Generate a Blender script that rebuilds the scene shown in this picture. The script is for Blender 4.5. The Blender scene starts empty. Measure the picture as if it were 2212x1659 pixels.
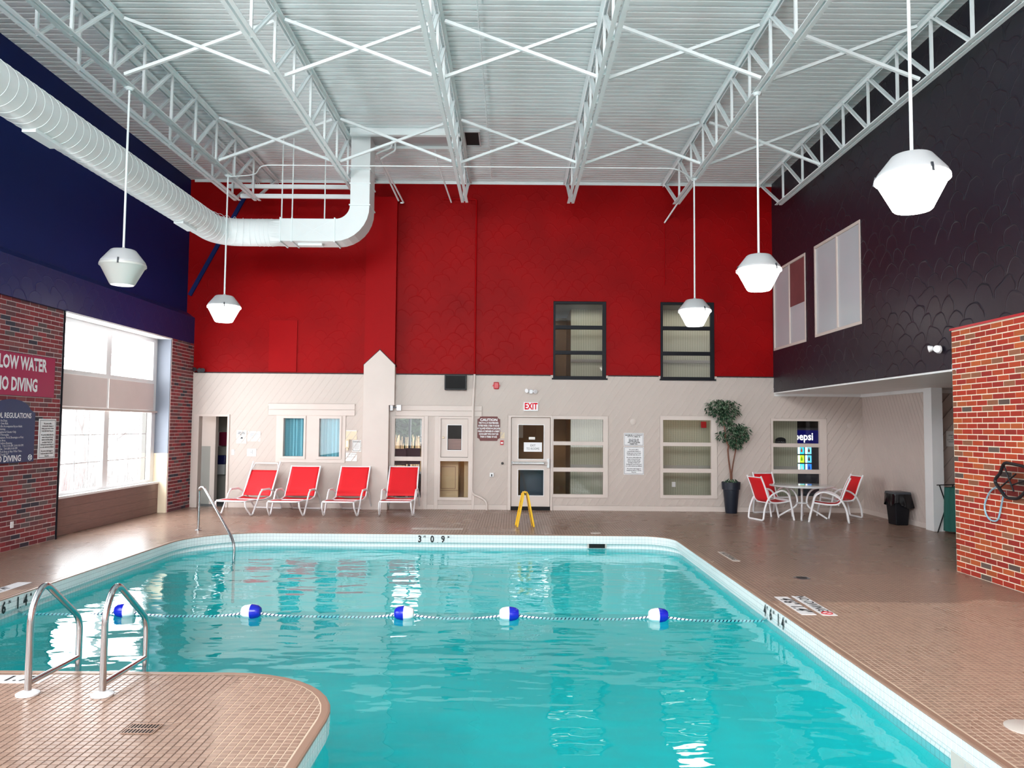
import bpy, bmesh, math, random
from math import sin, cos, pi, sqrt, floor, ceil, radians
from mathutils import Vector, Matrix
from mathutils.geometry import tessellate_polygon

random.seed(7)
scn = bpy.context.scene
C = scn.collection

# ------------------------------------------------------------------ camera, world, sun, window daylight, exposure
cam = bpy.data.cameras.new('camera'); camo = bpy.data.objects.new('camera', cam); C.objects.link(camo)
cam.sensor_width = 36; cam.lens = 1660 / 2212 * 36; cam.clip_end = 200
ya, pt, ro = radians(-.06), radians(3.2), radians(.491)
Fv = Vector((sin(ya) * cos(pt), cos(ya) * cos(pt), sin(pt))); Rv = Vector((cos(ya), -sin(ya), 0)); Uv = Rv.cross(Fv)
R2 = cos(ro) * Rv + sin(ro) * Uv; U2 = -sin(ro) * Rv + cos(ro) * Uv
camo.matrix_world = Matrix.Translation((0, 0, 2)) @ Matrix((R2, U2, -Fv)).transposed().to_4x4()
scn.camera = camo
scn.view_settings.view_transform = 'Standard'; scn.view_settings.look = 'None'
scn.view_settings.gamma = 1; scn.view_settings.use_curve_mapping = False
scn.view_settings.exposure = 0.12
w = bpy.data.worlds.new('overcast_sky'); scn.world = w; w.use_nodes = True
w.node_tree.nodes['Background'].inputs[0].default_value = (.93, .97, 1, 1)
w.node_tree.nodes['Background'].inputs[1].default_value = 4.0

def area(name, loc, rot, sx, sy, power, col=(1, 1, 1), portal=False):
    l = bpy.data.lights.new(name, 'AREA'); l.shape = 'RECTANGLE'; l.size = sx; l.size_y = sy; l.energy = power; l.color = col
    if portal: l.cycles.is_portal = True
    o = bpy.data.objects.new(name, l); C.objects.link(o); o.location = loc; o.rotation_euler = rot
    return o
sun = bpy.data.lights.new('sun', 'SUN'); sun.energy = .9; sun.angle = radians(1.5); sun.color = (1, .95, .85)
so = bpy.data.objects.new('sun', sun); C.objects.link(so)
so.rotation_euler = Vector((.25, 1, -.45)).to_track_quat('-Z', 'Y').to_euler()
# the big window of the photograph: a portal for the sky; front windows behind the camera bring daylight; high and side lamps are added fill
area('window_portal', (-8.25, 15.45, 2.3), (0, radians(-90), 0), 3.3, 3.7, 1, portal=True)
area('added_high_fill', (-2.7, -5.85, 6.3), (radians(102), 0, 0), 9.4, 2.8, 2000, (.95, .98, 1))  # fill lamp added to brighten room and ceiling; no clerestory known there
area('daylight_front_window_left', (-6.3, -5.85, 2.7), (radians(90), 0, 0), 2.6, 3.6, 110, (.95, .98, 1))
area('daylight_front_window_right', (4.7, -5.85, 2.7), (radians(90), 0, 0), 2.8, 3.6, 110, (.95, .98, 1))
area('added_side_fill', (-7.75, 4.2, 2.3), (0, radians(-90), 0), 3.0, 5.0, 420, (.95, .98, 1))  # lamp added at an assumed, unseen side window to brighten the room
area('window_daylight', (-8.12, 15.45, 2.3), (0, radians(-90), 0), 3.0, 3.4, 260, (.95, .98, 1))

# ------------------------------------------------------------------ helpers
def lin(c):
    r = []
    for v in c:
        v = v / 255
        r.append(v / 12.92 if v <= .04045 else ((v + .055) / 1.055) ** 2.4)
    return tuple(r)

class NT:
    def __init__(s, name):
        s.m = bpy.data.materials.new(name); s.m.use_nodes = True; s.t = s.m.node_tree; s.t.nodes.clear()
        s.out = s.n('ShaderNodeOutputMaterial')
    def n(s, ty, **kw):
        nd = s.t.nodes.new(ty)
        for k, v in kw.items(): setattr(nd, k, v)
        return nd
    def l(s, a, b): s.t.links.new(a, b)
    def val(s, sock, v):
        if isinstance(v, bpy.types.NodeSocket): s.l(v, sock)
        else: sock.default_value = v
    def math(s, op, a, b=0.0, c=0.0):
        nd = s.n('ShaderNodeMath', operation=op); s.val(nd.inputs[0], a); s.val(nd.inputs[1], b); s.val(nd.inputs[2], c)
        return nd.outputs[0]
    def mix(s, f, a, b):
        nd = s.n('ShaderNodeMix', data_type='RGBA'); s.val(nd.inputs[0], f)
        for i, v in ((6, a), (7, b)):
            if isinstance(v, bpy.types.NodeSocket): s.l(v, nd.inputs[i])
            else: nd.inputs[i].default_value = (*v[:3], 1)
        return nd.outputs[2]
    def noise(s, scale, detail=3, vec=None, out=0, rough=.5):
        nd = s.n('ShaderNodeTexNoise'); nd.inputs['Scale'].default_value = scale; nd.inputs['Detail'].default_value = detail; nd.inputs['Roughness'].default_value = rough
        s.l(vec or s.pos(), nd.inputs['Vector'])
        return nd.outputs[out]
    def pos(s):
        return s.n('ShaderNodeNewGeometry').outputs['Position']
    def obj(s): return s.n('ShaderNodeTexCoord').outputs['Object']
    def uv(s): return s.n('ShaderNodeTexCoord').outputs['UV']
    def sep(s, v):
        nd = s.n('ShaderNodeSeparateXYZ'); s.l(v, nd.inputs[0]); return nd.outputs
    def comb(s, x, y, z=0.0):
        nd = s.n('ShaderNodeCombineXYZ'); s.val(nd.inputs[0], x); s.val(nd.inputs[1], y); s.val(nd.inputs[2], z); return nd.outputs[0]
    def scale(s, v, xyz):
        nd = s.n('ShaderNodeVectorMath', operation='MULTIPLY'); s.l(v, nd.inputs[0]); nd.inputs[1].default_value = xyz; return nd.outputs[0]
    def bump(s, h, strength=.3, dist=.01):
        nd = s.n('ShaderNodeBump'); nd.inputs['Strength'].default_value = strength; nd.inputs['Distance'].default_value = dist; s.l(h, nd.inputs['Height']); return nd.outputs[0]
    def white(s, v):
        nd = s.n('ShaderNodeTexWhiteNoise'); s.l(v, nd.inputs['Vector']); return nd.outputs['Value']
    def ramp(s, f, stops):
        nd = s.n('ShaderNodeValToRGB'); s.l(f, nd.inputs[0]); e = nd.color_ramp.elements
        while len(e) < len(stops): e.new(.5)
        for i, (p, c) in enumerate(stops): e[i].position = p; e[i].color = (*c, 1)
        return nd.outputs[0]
    def schlick(s, f0, normal=None):
        lw = s.n('ShaderNodeLayerWeight'); lw.inputs[0].default_value = .5
        if normal: s.l(normal, lw.inputs['Normal'])
        return s.math('ADD', f0, s.math('MULTIPLY', 1 - f0, s.math('POWER', lw.outputs['Facing'], 5.)))
    def bsdf(s, col, rough=.5, metal=0., normal=None, spec=.5, **kw):
        b = s.n('ShaderNodeBsdfPrincipled')
        if isinstance(col, bpy.types.NodeSocket): s.l(col, b.inputs['Base Color'])
        else: b.inputs['Base Color'].default_value = (*col, 1)
        s.val(b.inputs['Roughness'], rough); b.inputs['Metallic'].default_value = metal; b.inputs['Specular IOR Level'].default_value = spec
        if normal: s.l(normal, b.inputs['Normal'])
        for k, v in kw.items(): s.val(b.inputs[k.replace('_', ' ')], v)
        s.l(b.outputs[0], s.out.inputs[0]); return b

def paint(name, c, rough=.5, metal=0., bump=.0, bscale=40, var=.06, spec=.5):
    t = NT(name); c = lin(c)
    f = t.noise(2.2, 4)
    col = t.mix(t.math('MULTIPLY', f, 1.0), tuple(max(0, x * (1 - var)) for x in c), tuple(min(1, x * (1 + var)) for x in c))
    nrm = t.bump(t.noise(bscale, 3), bump, .004) if bump else None
    t.bsdf(col, rough, metal, nrm, spec); return t.m
def emit(name, c, s):
    t = NT(name); e = t.n('ShaderNodeEmission'); e.inputs[0].default_value = (*lin(c), 1); e.inputs[1].default_value = s; t.l(e.outputs[0], t.out.inputs[0]); return t.m
def glassm(name, tint=(1, 1, 1), ior=1.5):
    t = NT(name); a = t.n('ShaderNodeBsdfTransparent'); a.inputs[0].default_value = (*tint, 1); g = t.n('ShaderNodeBsdfGlossy'); g.inputs['Roughness'].default_value = 0.01
    f = t.schlick(.022); mx = t.n('ShaderNodeMixShader')
    t.l(f, mx.inputs[0]); t.l(a.outputs[0], mx.inputs[1]); t.l(g.outputs[0], mx.inputs[2]); t.l(mx.outputs[0], t.out.inputs[0]); return t.m

def scallop(name, c, c2, strength=.6, plane='xz', rough=.42, cell=.36, spec=.5):
    """trowelled plaster: rows of hand-swept arcs in low relief"""
    t = NT(name); x, y, z = t.sep(t.pos())
    u0 = x if plane[0] == 'x' else y
    nv = t.noise(1.7, 2, out=1); nx, ny, nz = t.sep(nv)
    u = t.math('ADD', u0, t.math('MULTIPLY', t.math('SUBTRACT', nx, .5), .34)); v = t.math('ADD', z, t.math('MULTIPLY', t.math('SUBTRACT', ny, .5), .34))
    h = None
    for k, (cs, off) in enumerate(((cell, 0.),)):
        row = t.math('FLOOR', t.math('DIVIDE', v, cs * .5)); uu = t.math('ADD', t.math('DIVIDE', u, cs), t.math('ADD', t.math('MULTIPLY', row, .5), off))
        fx = t.math('SUBTRACT', t.math('FRACT', uu), .5); fy = t.math('MULTIPLY', t.math('FRACT', t.math('DIVIDE', v, cs * .5)), .5)
        d = t.math('SQRT', t.math('ADD', t.math('MULTIPLY', fx, fx), t.math('MULTIPLY', fy, fy)))
        e = t.math('DIVIDE', t.math('ABSOLUTE', t.math('SUBTRACT', d, .46)), .03)
        ridge = t.math('SUBTRACT', 1., t.math('MINIMUM', e, 1.))
        rnd = t.white(t.comb(t.math('FLOOR', uu), row, k * 3.1))
        rr = t.math('MULTIPLY', ridge, t.math('MULTIPLY', t.math('GREATER_THAN', rnd, .2), t.math('ADD', rnd, .1)))
        h = rr if h is None else t.math('MAXIMUM', h, rr)
    hh = t.math('ADD', h, t.math('MULTIPLY', t.noise(5, 4), .35))
    nrm = t.bump(hh, strength, .012)
    col = t.mix(t.noise(.9, 3), lin(c), lin(c2))
    t.bsdf(col, rough, 0, nrm, spec); return t.m

TP = .055                       # deck tile pitch
def tilemat(name, geom=False):
    """small unglazed deck tiles with pale joints; geom=True colours single tiles built as geometry"""
    t = NT(name); x, y, z = t.sep(t.pos())
    cx = t.math('DIVIDE', x, TP); cy = t.math('DIVIDE', y, TP)
    rnd = t.white(t.comb(t.math('FLOOR', cx), t.math('FLOOR', cy)))
    a = t.mix(rnd, lin((148, 118, 102)), lin((172, 141, 123)))
    base = t.mix(t.math('MULTIPLY', t.noise(.5, 2), .5), a, lin((166, 138, 120)))
    base = t.mix(t.math('MULTIPLY', t.noise(30, 3), .25), base, lin((140, 110, 92)))
    rough = t.math('ADD', .24, t.math('MULTIPLY', t.noise(1.3, 2), .08))
    if geom:
        t.bsdf(base, rough, 0, t.bump(t.noise(60, 2), .05, .002)); return t.m
    fx = t.math('ABSOLUTE', t.math('SUBTRACT', t.math('FRACT', cx), .5)); fy = t.math('ABSOLUTE', t.math('SUBTRACT', t.math('FRACT', cy), .5))
    m = t.math('MAXIMUM', fx, fy); g = t.math('GREATER_THAN', m, .436)
    gr_ = t.n('ShaderNodeMapRange'); gr_.inputs['From Min'].default_value = -.05; gr_.inputs['From Max'].default_value = .05; wob = t.math('MULTIPLY', t.math('SUBTRACT', t.noise(.8, 2), .5), 1.6); t.l(t.math('ADD', t.math('MAXIMUM', t.math('SUBTRACT', y, 9.1), t.math('MINIMUM', t.math('SUBTRACT', -2.0, x), t.math('SUBTRACT', 7.0, y))), wob), gr_.inputs['Value'])
    grout = t.mix(gr_.outputs[0], lin((214, 190, 168)), lin((98, 76, 66)))
    col = t.mix(g, base, grout)
    nrm = t.bump(t.math('SUBTRACT', 1., g), .25, .002)
    t.bsdf(col, t.math('ADD', rough, t.math('MULTIPLY', g, .4)), 0, nrm); return t.m

def brickmat(name, stops, plane, L, H, seed=0., mott=.35, dark=(60, 40, 38)):
    t = NT(name); x, y, z = t.sep(t.pos()); u = y if plane == 'y' else x
    row = t.math('FLOOR', t.math('DIVIDE', z, H)); col = t.math('FLOOR', t.math('ADD', t.math('DIVIDE', u, L), t.math('MULTIPLY', t.math('MODULO', row, 2.), .5)))
    rnd = t.white(t.comb(col, row, seed)); base = t.ramp(rnd, stops)
    base.node.color_ramp.interpolation = 'CONSTANT'
    rnd2 = t.white(t.comb(row, col, seed + 5))
    base = t.mix(t.math('MULTIPLY', rnd2, .26), base, lin(dark))
    base = t.mix(t.math('MULTIPLY', t.noise(22, 5, rough=.65), mott), base, lin(dark))
    t.bsdf(base, .75, 0, t.bump(t.noise(90, 4), .35, .004), .3); return t.m

LB, HB = .234, .078
M = {}
M['white_steel'] = paint('white_steel', (240, 249, 250), .4, 0, .05)
M['duct_white'] = paint('duct_white', (236, 243, 243), .38)
M['cream_trim'] = paint('cream_trim', (214, 201, 193), .5)
M['wainscot'] = paint('wainscot_paint', (208, 196, 188), .45, var=.04)
M['alcove_paint'] = paint('alcove_paint', (205, 190, 182), .55)
M['white_paint'] = paint('white_paint', (238, 238, 238), .45)
M['red_plaster'] = scallop('red_trowelled_plaster', (164, 0, 4), (122, 0, 4), .3, rough=.5, spec=.1)
M['red_smooth'] = paint('red_smooth_paint', (154, 0, 6), .5, 0, .1, spec=.1)
M['blue_wall'] = paint('blue_wall_paint', (10, 32, 92), .6, 0, .15, 30, .1, spec=.2)
M['blue_plaster'] = scallop('blue_trowelled_plaster', (22, 38, 96), (34, 42, 94), .35, 'yz', spec=.25)
M['dark_plaster'] = scallop('dark_aubergine_plaster', (30, 20, 30), (26, 26, 42), .75, 'yz', .4, .42, .45)
M['deck'] = tilemat('deck_tiling'); M['tile'] = tilemat('deck_tile', True)
M['edge_tile'] = paint('edge_tile', (154, 122, 104), .35, var=.1)
M['joint_pale'] = paint('joint_pale', (214, 190, 168), .7)
M['mortar_r'] = paint('cream_mortar', (250, 236, 212), .85, 0, .3, 60)
M['mortar_l'] = paint('grey_mortar', (206, 190, 188), .85, 0, .3, 60)
M['brick_r'] = brickmat('orange_red_brick', [(0, lin((196, 62, 42))), (.3, lin((206, 80, 46))), (.55, lin((182, 56, 46))), (.72, lin((212, 104, 56))), (.86, lin((170, 108, 80))), (.94, lin((116, 98, 90)))], 'y', LB, HB, 0., .3)
M['brick_l'] = brickmat('maroon_brick', [(0, lin((158, 66, 72))), (.3, lin((136, 58, 66))), (.5, lin((146, 84, 86))), (.68, lin((122, 76, 82))), (.84, lin((112, 96, 98))), (.94, lin((66, 66, 80)))], 'y', LB, HB, 3., .25)
M['black_frame'] = paint('black_frame', (12, 15, 24), .5, spec=.2)
M['glass'] = glassm('window_glass'); M['chrome'] = paint('brushed_steel', (196, 198, 200), .22, 1.)
M['chrome_bright'] = paint('polished_steel', (215, 216, 218), .12, 1.)
M['white_frame'] = paint('white_tube', (242, 242, 244), .3)
M['red_sling'] = paint('red_sling', (222, 8, 26), .6, 0, .3, 300)
M['dark_red_sling'] = paint('red_sling_back', (190, 6, 22), .6, 0, .3, 300)
M['black_plastic'] = paint('black_plastic', (14, 16, 22), .4, spec=.3); M['navy_pot'] = paint('navy_pot', (22, 30, 44), .45)
M['bag_black'] = paint('bin_liner', (10, 11, 15), .18); M['green_canvas'] = paint('green_canvas', (10, 88, 80), .7, 0, .2, 100)
M['yellow'] = paint('yellow_plastic', (240, 190, 10), .35); M['sign_white'] = paint('sign_white', (238, 238, 240), .4)
M['paper'] = paint('paper', (244, 243, 240), .7); M['paper_old'] = paint('yellowed_paper', (228, 212, 184), .6)
M['ink'] = paint('ink_black', (22, 22, 26), .5); M['ink_grey'] = paint('ink_grey', (120, 122, 130), .5); M['sign_red'] = paint('magenta_sign', (168, 20, 76), .4)
M['sign_blue'] = paint('navy_sign', (28, 52, 96), .4); M['sign_brown'] = paint('brown_sign', (104, 42, 38), .5)
M['alarm_red'] = paint('alarm_red', (190, 12, 30), .35); M['dark_grey'] = paint('dark_grey', (60, 64, 70), .4)
M['lamp_cap'] = paint('lamp_cap', (196, 198, 200), .4); M['lamp_on'] = emit('lamp_lit', (255, 254, 248), 13.)
M['bark'] = paint('bark', (120, 78, 62), .8, 0, .6, 60, .2); M['brown_board'] = paint('brown_board', (120, 64, 66), .6, 0, .2, 20, .3)
M['buoy_blue'] = paint('float_blue', (20, 34, 176), .25); M['buoy_white'] = paint('float_white', (236, 238, 240), .3)
M['grate_dark'] = paint('drain_black', (24, 24, 26), .6); M['snow'] = paint('snow', (245, 246, 250), .9)
M['hose'] = paint('hose_blue', (150, 196, 216), .3); M['net_black'] = paint('net_black', (18, 20, 26), .5)
M['hub_plaster'] = paint('cover_plate', (206, 196, 188), .5, 0, .1)
M['beige_enamel'] = paint('beige_enamel', (186, 158, 112), .4); M['screen_blue'] = emit('lit_blue', (30, 40, 190), .9)
M['pepsi_white'] = emit('lit_white', (250, 252, 255), 1.6)
M['black'] = paint('matt_black', (8, 8, 10), .8); M['grey_wall'] = paint('grey_green_wall', (150, 148, 142), .6); M['ochre'] = paint('ochre_wall', (140, 98, 40), .6)
def frosted():
    t = NT('frosted_lens'); t.bsdf(lin((236, 238, 232)), .35, 0, None, .5, Transmission_Weight=.25); return t.m
M['lamp_off'] = frosted()
def wallpaper():
    t = NT('striped_wallpaper'); x, y, z = t.sep(t.pos()); s = t.math('ADD', x, y)
    f = t.math('GREATER_THAN', t.math('FRACT', t.math('DIVIDE', s, .045)), .7)
    col = t.mix(f, lin((168, 168, 148)), lin((124, 124, 108))); t.bsdf(col, .7); return t.m
M['wallpaper'] = wallpaper()
def frost_panel():
    t = NT('frosted_pane'); t.bsdf(t.mix(t.noise(.8, 2), lin((176, 184, 188)), lin((196, 190, 196))), .22); return t.m
M['frost_pane'] = frost_panel()
def walnut():
    t = NT('walnut_laminate'); v = t.scale(t.pos(), (1, 1.2, 14)); f = t.noise(3, 5, v)
    t.bsdf(t.mix(f, lin((104, 76, 70)), lin((142, 108, 98))), .4); return t.m
M['walnut'] = walnut()
def curtain():
    t = NT('teal_curtain'); x, y, z = t.sep(t.pos()); f = t.noise(9, 2, t.scale(t.pos(), (1, 1, .05)))
    t.bsdf(t.mix(f, lin((74, 140, 158)), lin((120, 186, 200))), .6); return t.m
M['teal'] = curtain()
def leafm():
    t = NT('variegated_leaf'); u, v, _ = t.sep(t.uv()); e = t.math('GREATER_THAN', t.math('ABSOLUTE', t.math('SUBTRACT', u, .5)), .34)
    rnd = t.white(t.n('ShaderNodeNewGeometry').outputs['Random Per Island']) if False else t.n('ShaderNodeNewGeometry').outputs['Random Per Island']
    g = t.mix(rnd, lin((22, 50, 34)), lin((52, 92, 60))); t.bsdf(t.mix(t.math('MULTIPLY', e, t.math('GREATER_THAN', rnd, .45)), g, lin((186, 204, 176))), .45); return t.m
M['leaf'] = leafm()
def poolwall():
    t = NT('white_pool_tiling'); u, v, _ = t.sep(t.uv())
    fx = t.math('ABSOLUTE', t.math('SUBTRACT', t.math('FRACT', t.math('DIVIDE', u, .06)), .5)); fy = t.math('ABSOLUTE', t.math('SUBTRACT', t.math('FRACT', t.math('DIVIDE', v, .06)), .5))
    g = t.math('GREATER_THAN', t.math('MAXIMUM', fx, fy), .46)
    t.bsdf(t.mix(g, lin((240, 242, 242)), lin((198, 200, 202))), .25); return t.m
M['pool_white'] = poolwall(); M['grout_grey'] = paint('grey_grout', (176, 178, 180), .7)
M['glaze_white'] = paint('glazed_white_tile', (238, 240, 240), .18, var=.03)
def basin():
    t = NT('pool_basin_plaster'); t.bsdf(t.mix(t.noise(.7, 3), lin((50, 226, 226)), lin((80, 240, 236))), .8); return t.m
M['basin'] = basin()
def water():
    t = NT('pool_water'); p = t.pos()
    h1 = t.noise(1.0, 2, t.scale(p, (.8, 1.5, 1))); h2 = t.noise(3.6, 2, t.scale(p, (.7, 1.3, 1))); h = t.math('ADD', h1, t.math('MULTIPLY', h2, .16))
    nrm = t.bump(h, 1.0, .035)
    a = t.n('ShaderNodeBsdfTransparent'); a.inputs[0].default_value = (.37, .79, .82, 1)
    g = t.n('ShaderNodeBsdfGlossy'); g.inputs['Roughness'].default_value = 0.0; t.l(nrm, g.inputs['Normal'])
    f = t.schlick(.03, nrm); mx = t.n('ShaderNodeMixShader')
    t.l(f, mx.inputs[0]); t.l(a.outputs[0], mx.inputs[1]); t.l(g.outputs[0], mx.inputs[2]); t.l(mx.outputs[0], t.out.inputs[0]); return t.m
M['water'] = water()
def ropem():
    t = NT('striped_rope'); u, v, _ = t.sep(t.uv()); f = t.math('FRACT', t.math('ADD', t.math('MULTIPLY', v, 22.), u))
    t.bsdf(t.mix(t.math('GREATER_THAN', f, .62), lin((236, 238, 240)), lin((14, 60, 96))), .5); return t.m
M['rope'] = ropem()
def netm():
    t = NT('net_mesh'); u, v, _ = t.sep(t.obj()); a = t.n('ShaderNodeBsdfTransparent'); b = t.n('ShaderNodeBsdfDiffuse'); b.inputs[0].default_value = (.02, .02, .03, 1)
    mx = t.n('ShaderNodeMixShader'); mx.inputs[0].default_value = .42; t.l(a.outputs[0], mx.inputs[1]); t.l(b.outputs[0], mx.inputs[2]); t.l(mx.outputs[0], t.out.inputs[0]); return t.m
M['net_mesh'] = netm()

class MB:
    def __init__(s): s.v = []; s.f = []; s.uv = {}
    def add(s, vs, fs, uvs=None):
        b = len(s.v); s.v += [tuple(v) for v in vs]
        for i, f in enumerate(fs):
            if uvs: s.uv[len(s.f)] = uvs[i]
            s.f.append(tuple(b + k for k in f))
        return s
    def box(s, x0, x1, y0, y1, z0, z1):
        x0, x1 = min(x0, x1), max(x0, x1); y0, y1 = min(y0, y1), max(y0, y1); z0, z1 = min(z0, z1), max(z0, z1)
        return s.add([(x0, y0, z0), (x1, y0, z0), (x1, y1, z0), (x0, y1, z0), (x0, y0, z1), (x1, y0, z1), (x1, y1, z1), (x0, y1, z1)],
                     [(0, 3, 2, 1), (4, 5, 6, 7), (0, 1, 5, 4), (1, 2, 6, 5), (2, 3, 7, 6), (3, 0, 4, 7)])
    def bar(s, a, b, wx, wy, up=(0, 0, 1), e=0):
        """box along a->b, wx across, wy along 'up'"""
        a, b = Vector(a), Vector(b); d = (b - a).normalized(); a = a - d * e; b = b + d * e; x = d.cross(Vector(up))
        if x.length < 1e-4: x = d.cross(Vector((1, 0, 0)))
        x.normalize(); y = x.cross(d).normalized(); x = x * (wx / 2); y = y * (wy / 2)
        vs = [a - x - y, a + x - y, a + x + y, a - x + y, b - x - y, b + x - y, b + x + y, b - x + y]
        return s.add(vs, [(0, 3, 2, 1), (4, 5, 6, 7), (0, 1, 5, 4), (1, 2, 6, 5), (2, 3, 7, 6), (3, 0, 4, 7)])
    def tube(s, pts, r, n=8, closed=False, caps=True):
        pts = [Vector(p) for p in pts]; N = len(pts); rs = r if isinstance(r, (list, tuple)) else [r] * N
        T = []
        for i in range(N):
            if closed: t = pts[(i + 1) % N] - pts[i - 1]
            else: t = pts[min(i + 1, N - 1)] - pts[max(i - 1, 0)]
            T.append(t.normalized() if t.length > 1e-9 else Vector((0, 0, 1)))
        u = T[0].cross(Vector((0, 0, 1)))
        if u.length < 1e-3: u = T[0].cross(Vector((1, 0, 0)))
        u.normalize(); vs = []; L = 0.; Ls = []
        for i in range(N):
            u = (u - T[i] * u.dot(T[i])).normalized(); v = T[i].cross(u)
            if i: L += (pts[i] - pts[i - 1]).length
            Ls.append(L)
            for k in range(n):
                a = 2 * pi * k / n; vs.append(pts[i] + (u * cos(a) + v * sin(a)) * rs[i])
        fs = []; us = []
        for i in range(N if closed else N - 1):
            j = (i + 1) % N
            for k in range(n):
                k2 = (k + 1) % n; fs.append((i * n + k, i * n + k2, j * n + k2, j * n + k)); us.append([(k / n, Ls[i]), ((k + 1) / n, Ls[i]), ((k + 1) / n, Ls[j]), (k / n, Ls[j])])
        if caps and not closed:
            fs.append(tuple(range(n - 1, -1, -1))); fs.append(tuple((N - 1) * n + k for k in range(n))); us += [[(0, 0)] * n, [(0, 0)] * n]
        return s.add(vs, fs, us)
    def lathe(s, prof, c=(0, 0, 0), n=24, squash=1.):
        vs = []; fs = []
        for r, z in prof:
            for k in range(n): a = 2 * pi * k / n; vs.append((c[0] + r * cos(a), c[1] + r * squash * sin(a), c[2] + z))
        for i in range(len(prof) - 1):
            for k in range(n): fs.append((i * n + k, i * n + (k + 1) % n, (i + 1) * n + (k + 1) % n, (i + 1) * n + k))
        if prof[0][0] > 1e-6: fs.append(tuple(range(n - 1, -1, -1)))
        if prof[-1][0] > 1e-6: fs.append(tuple((len(prof) - 1) * n + k for k in range(n)))
        return s.add(vs, fs)
    def prism(s, poly, mp, d0, d1):
        """poly of (u,v); mp(u,v,d) -> point; between depths d0 and d1"""
        n = len(poly); vs = [mp(u, v, d0) for u, v in poly] + [mp(u, v, d1) for u, v in poly]
        return s.add(vs, [tuple(range(n - 1, -1, -1)), tuple(range(n, 2 * n))] + [(i, (i + 1) % n, n + (i + 1) % n, n + i) for i in range(n)])
    def sheet(s, rows, thick=0.):
        """grid surface from rows of points"""
        n = len(rows[0]); vs = [p for r in rows for p in r]
        fs = [(i * n + j, i * n + j + 1, (i + 1) * n + j + 1, (i + 1) * n + j) for i in range(len(rows) - 1) for j in range(n - 1)]
        return s.add(vs, fs)
    def mesh(s, name, mat, smooth=False, merge=False):
        me = bpy.data.meshes.new(name); me.from_pydata(s.v, [], s.f)
        if s.uv:
            uv = me.uv_layers.new(name='UVMap'); d = uv.data
            for fi, p in enumerate(me.polygons):
                c = s.uv.get(fi)
                if c:
                    for k, li in enumerate(p.loop_indices): d[li].uv = c[k]
        bm = bmesh.new(); bm.from_mesh(me)
        if merge: bmesh.ops.remove_doubles(bm, verts=bm.verts, dist=1e-5)
        bmesh.ops.recalc_face_normals(bm, faces=bm.faces); bm.to_mesh(me); bm.free()
        for m in (mat if isinstance(mat, (list, tuple)) else [mat]): me.materials.append(m if not isinstance(m, str) else M[m])
        if smooth:
            me.polygons.foreach_set('use_smooth', [True] * len(me.polygons)); 
            try: me.set_sharp_from_angle(angle=radians(38))
            except Exception: pass
        me.update(); return me
    def build(s, name, mat, parent=None, smooth=False, kind=None, merge=False):
        o = bpy.data.objects.new(name, s.mesh(name, mat, smooth, merge)); C.objects.link(o)
        if parent: o.parent = parent
        if kind: o['kind'] = kind
        return o
def link(name, me, parent=None, loc=None, M4=None):
    o = bpy.data.objects.new(name, me); C.objects.link(o)
    if parent: o.parent = parent
    if M4 is not None: o.matrix_local = M4
    elif loc is not None: o.location = loc
    return o
def tag(o, label, cat, group=None):
    o['label'] = label; o['category'] = cat
    if group: o['group'] = group
    return o
def thing(name, label, cat, loc=(0, 0, 0), rz=0., group=None):
    o = bpy.data.objects.new(name, None); C.objects.link(o); o.location = loc; o.rotation_euler = (0, 0, rz); o.empty_display_size = .1
    return tag(o, label, cat, group)
def struct(o): o['kind'] = 'structure'; return o
def bevel(o, w=.004, seg=2):
    m = o.modifiers.new('bevel', 'BEVEL'); m.width = w; m.segments = seg; m.limit_method = 'ANGLE'; return o
def copy_tree(o, parent=None):
    c = o.copy(); C.objects.link(c); c.parent = parent
    for ch in list(o.children): copy_tree(ch, c)
    return c
def fillet(pts, r, seg=5):
    pts = [Vector(p) for p in pts]; out = [pts[0]]; rr = r if isinstance(r, (list, tuple)) else [r] * len(pts)
    for i in range(1, len(pts) - 1):
        a, b, c = pts[i - 1], pts[i], pts[i + 1]; d1 = (a - b); d2 = (c - b); q = min(rr[i], d1.length * .49, d2.length * .49)
        p1 = b + d1.normalized() * q; p2 = b + d2.normalized() * q
        for k in range(seg + 1):
            t = k / seg; out.append(p1 * (1 - t) ** 2 + b * 2 * t * (1 - t) + p2 * t * t)
    out.append(pts[-1]); return out
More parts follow.
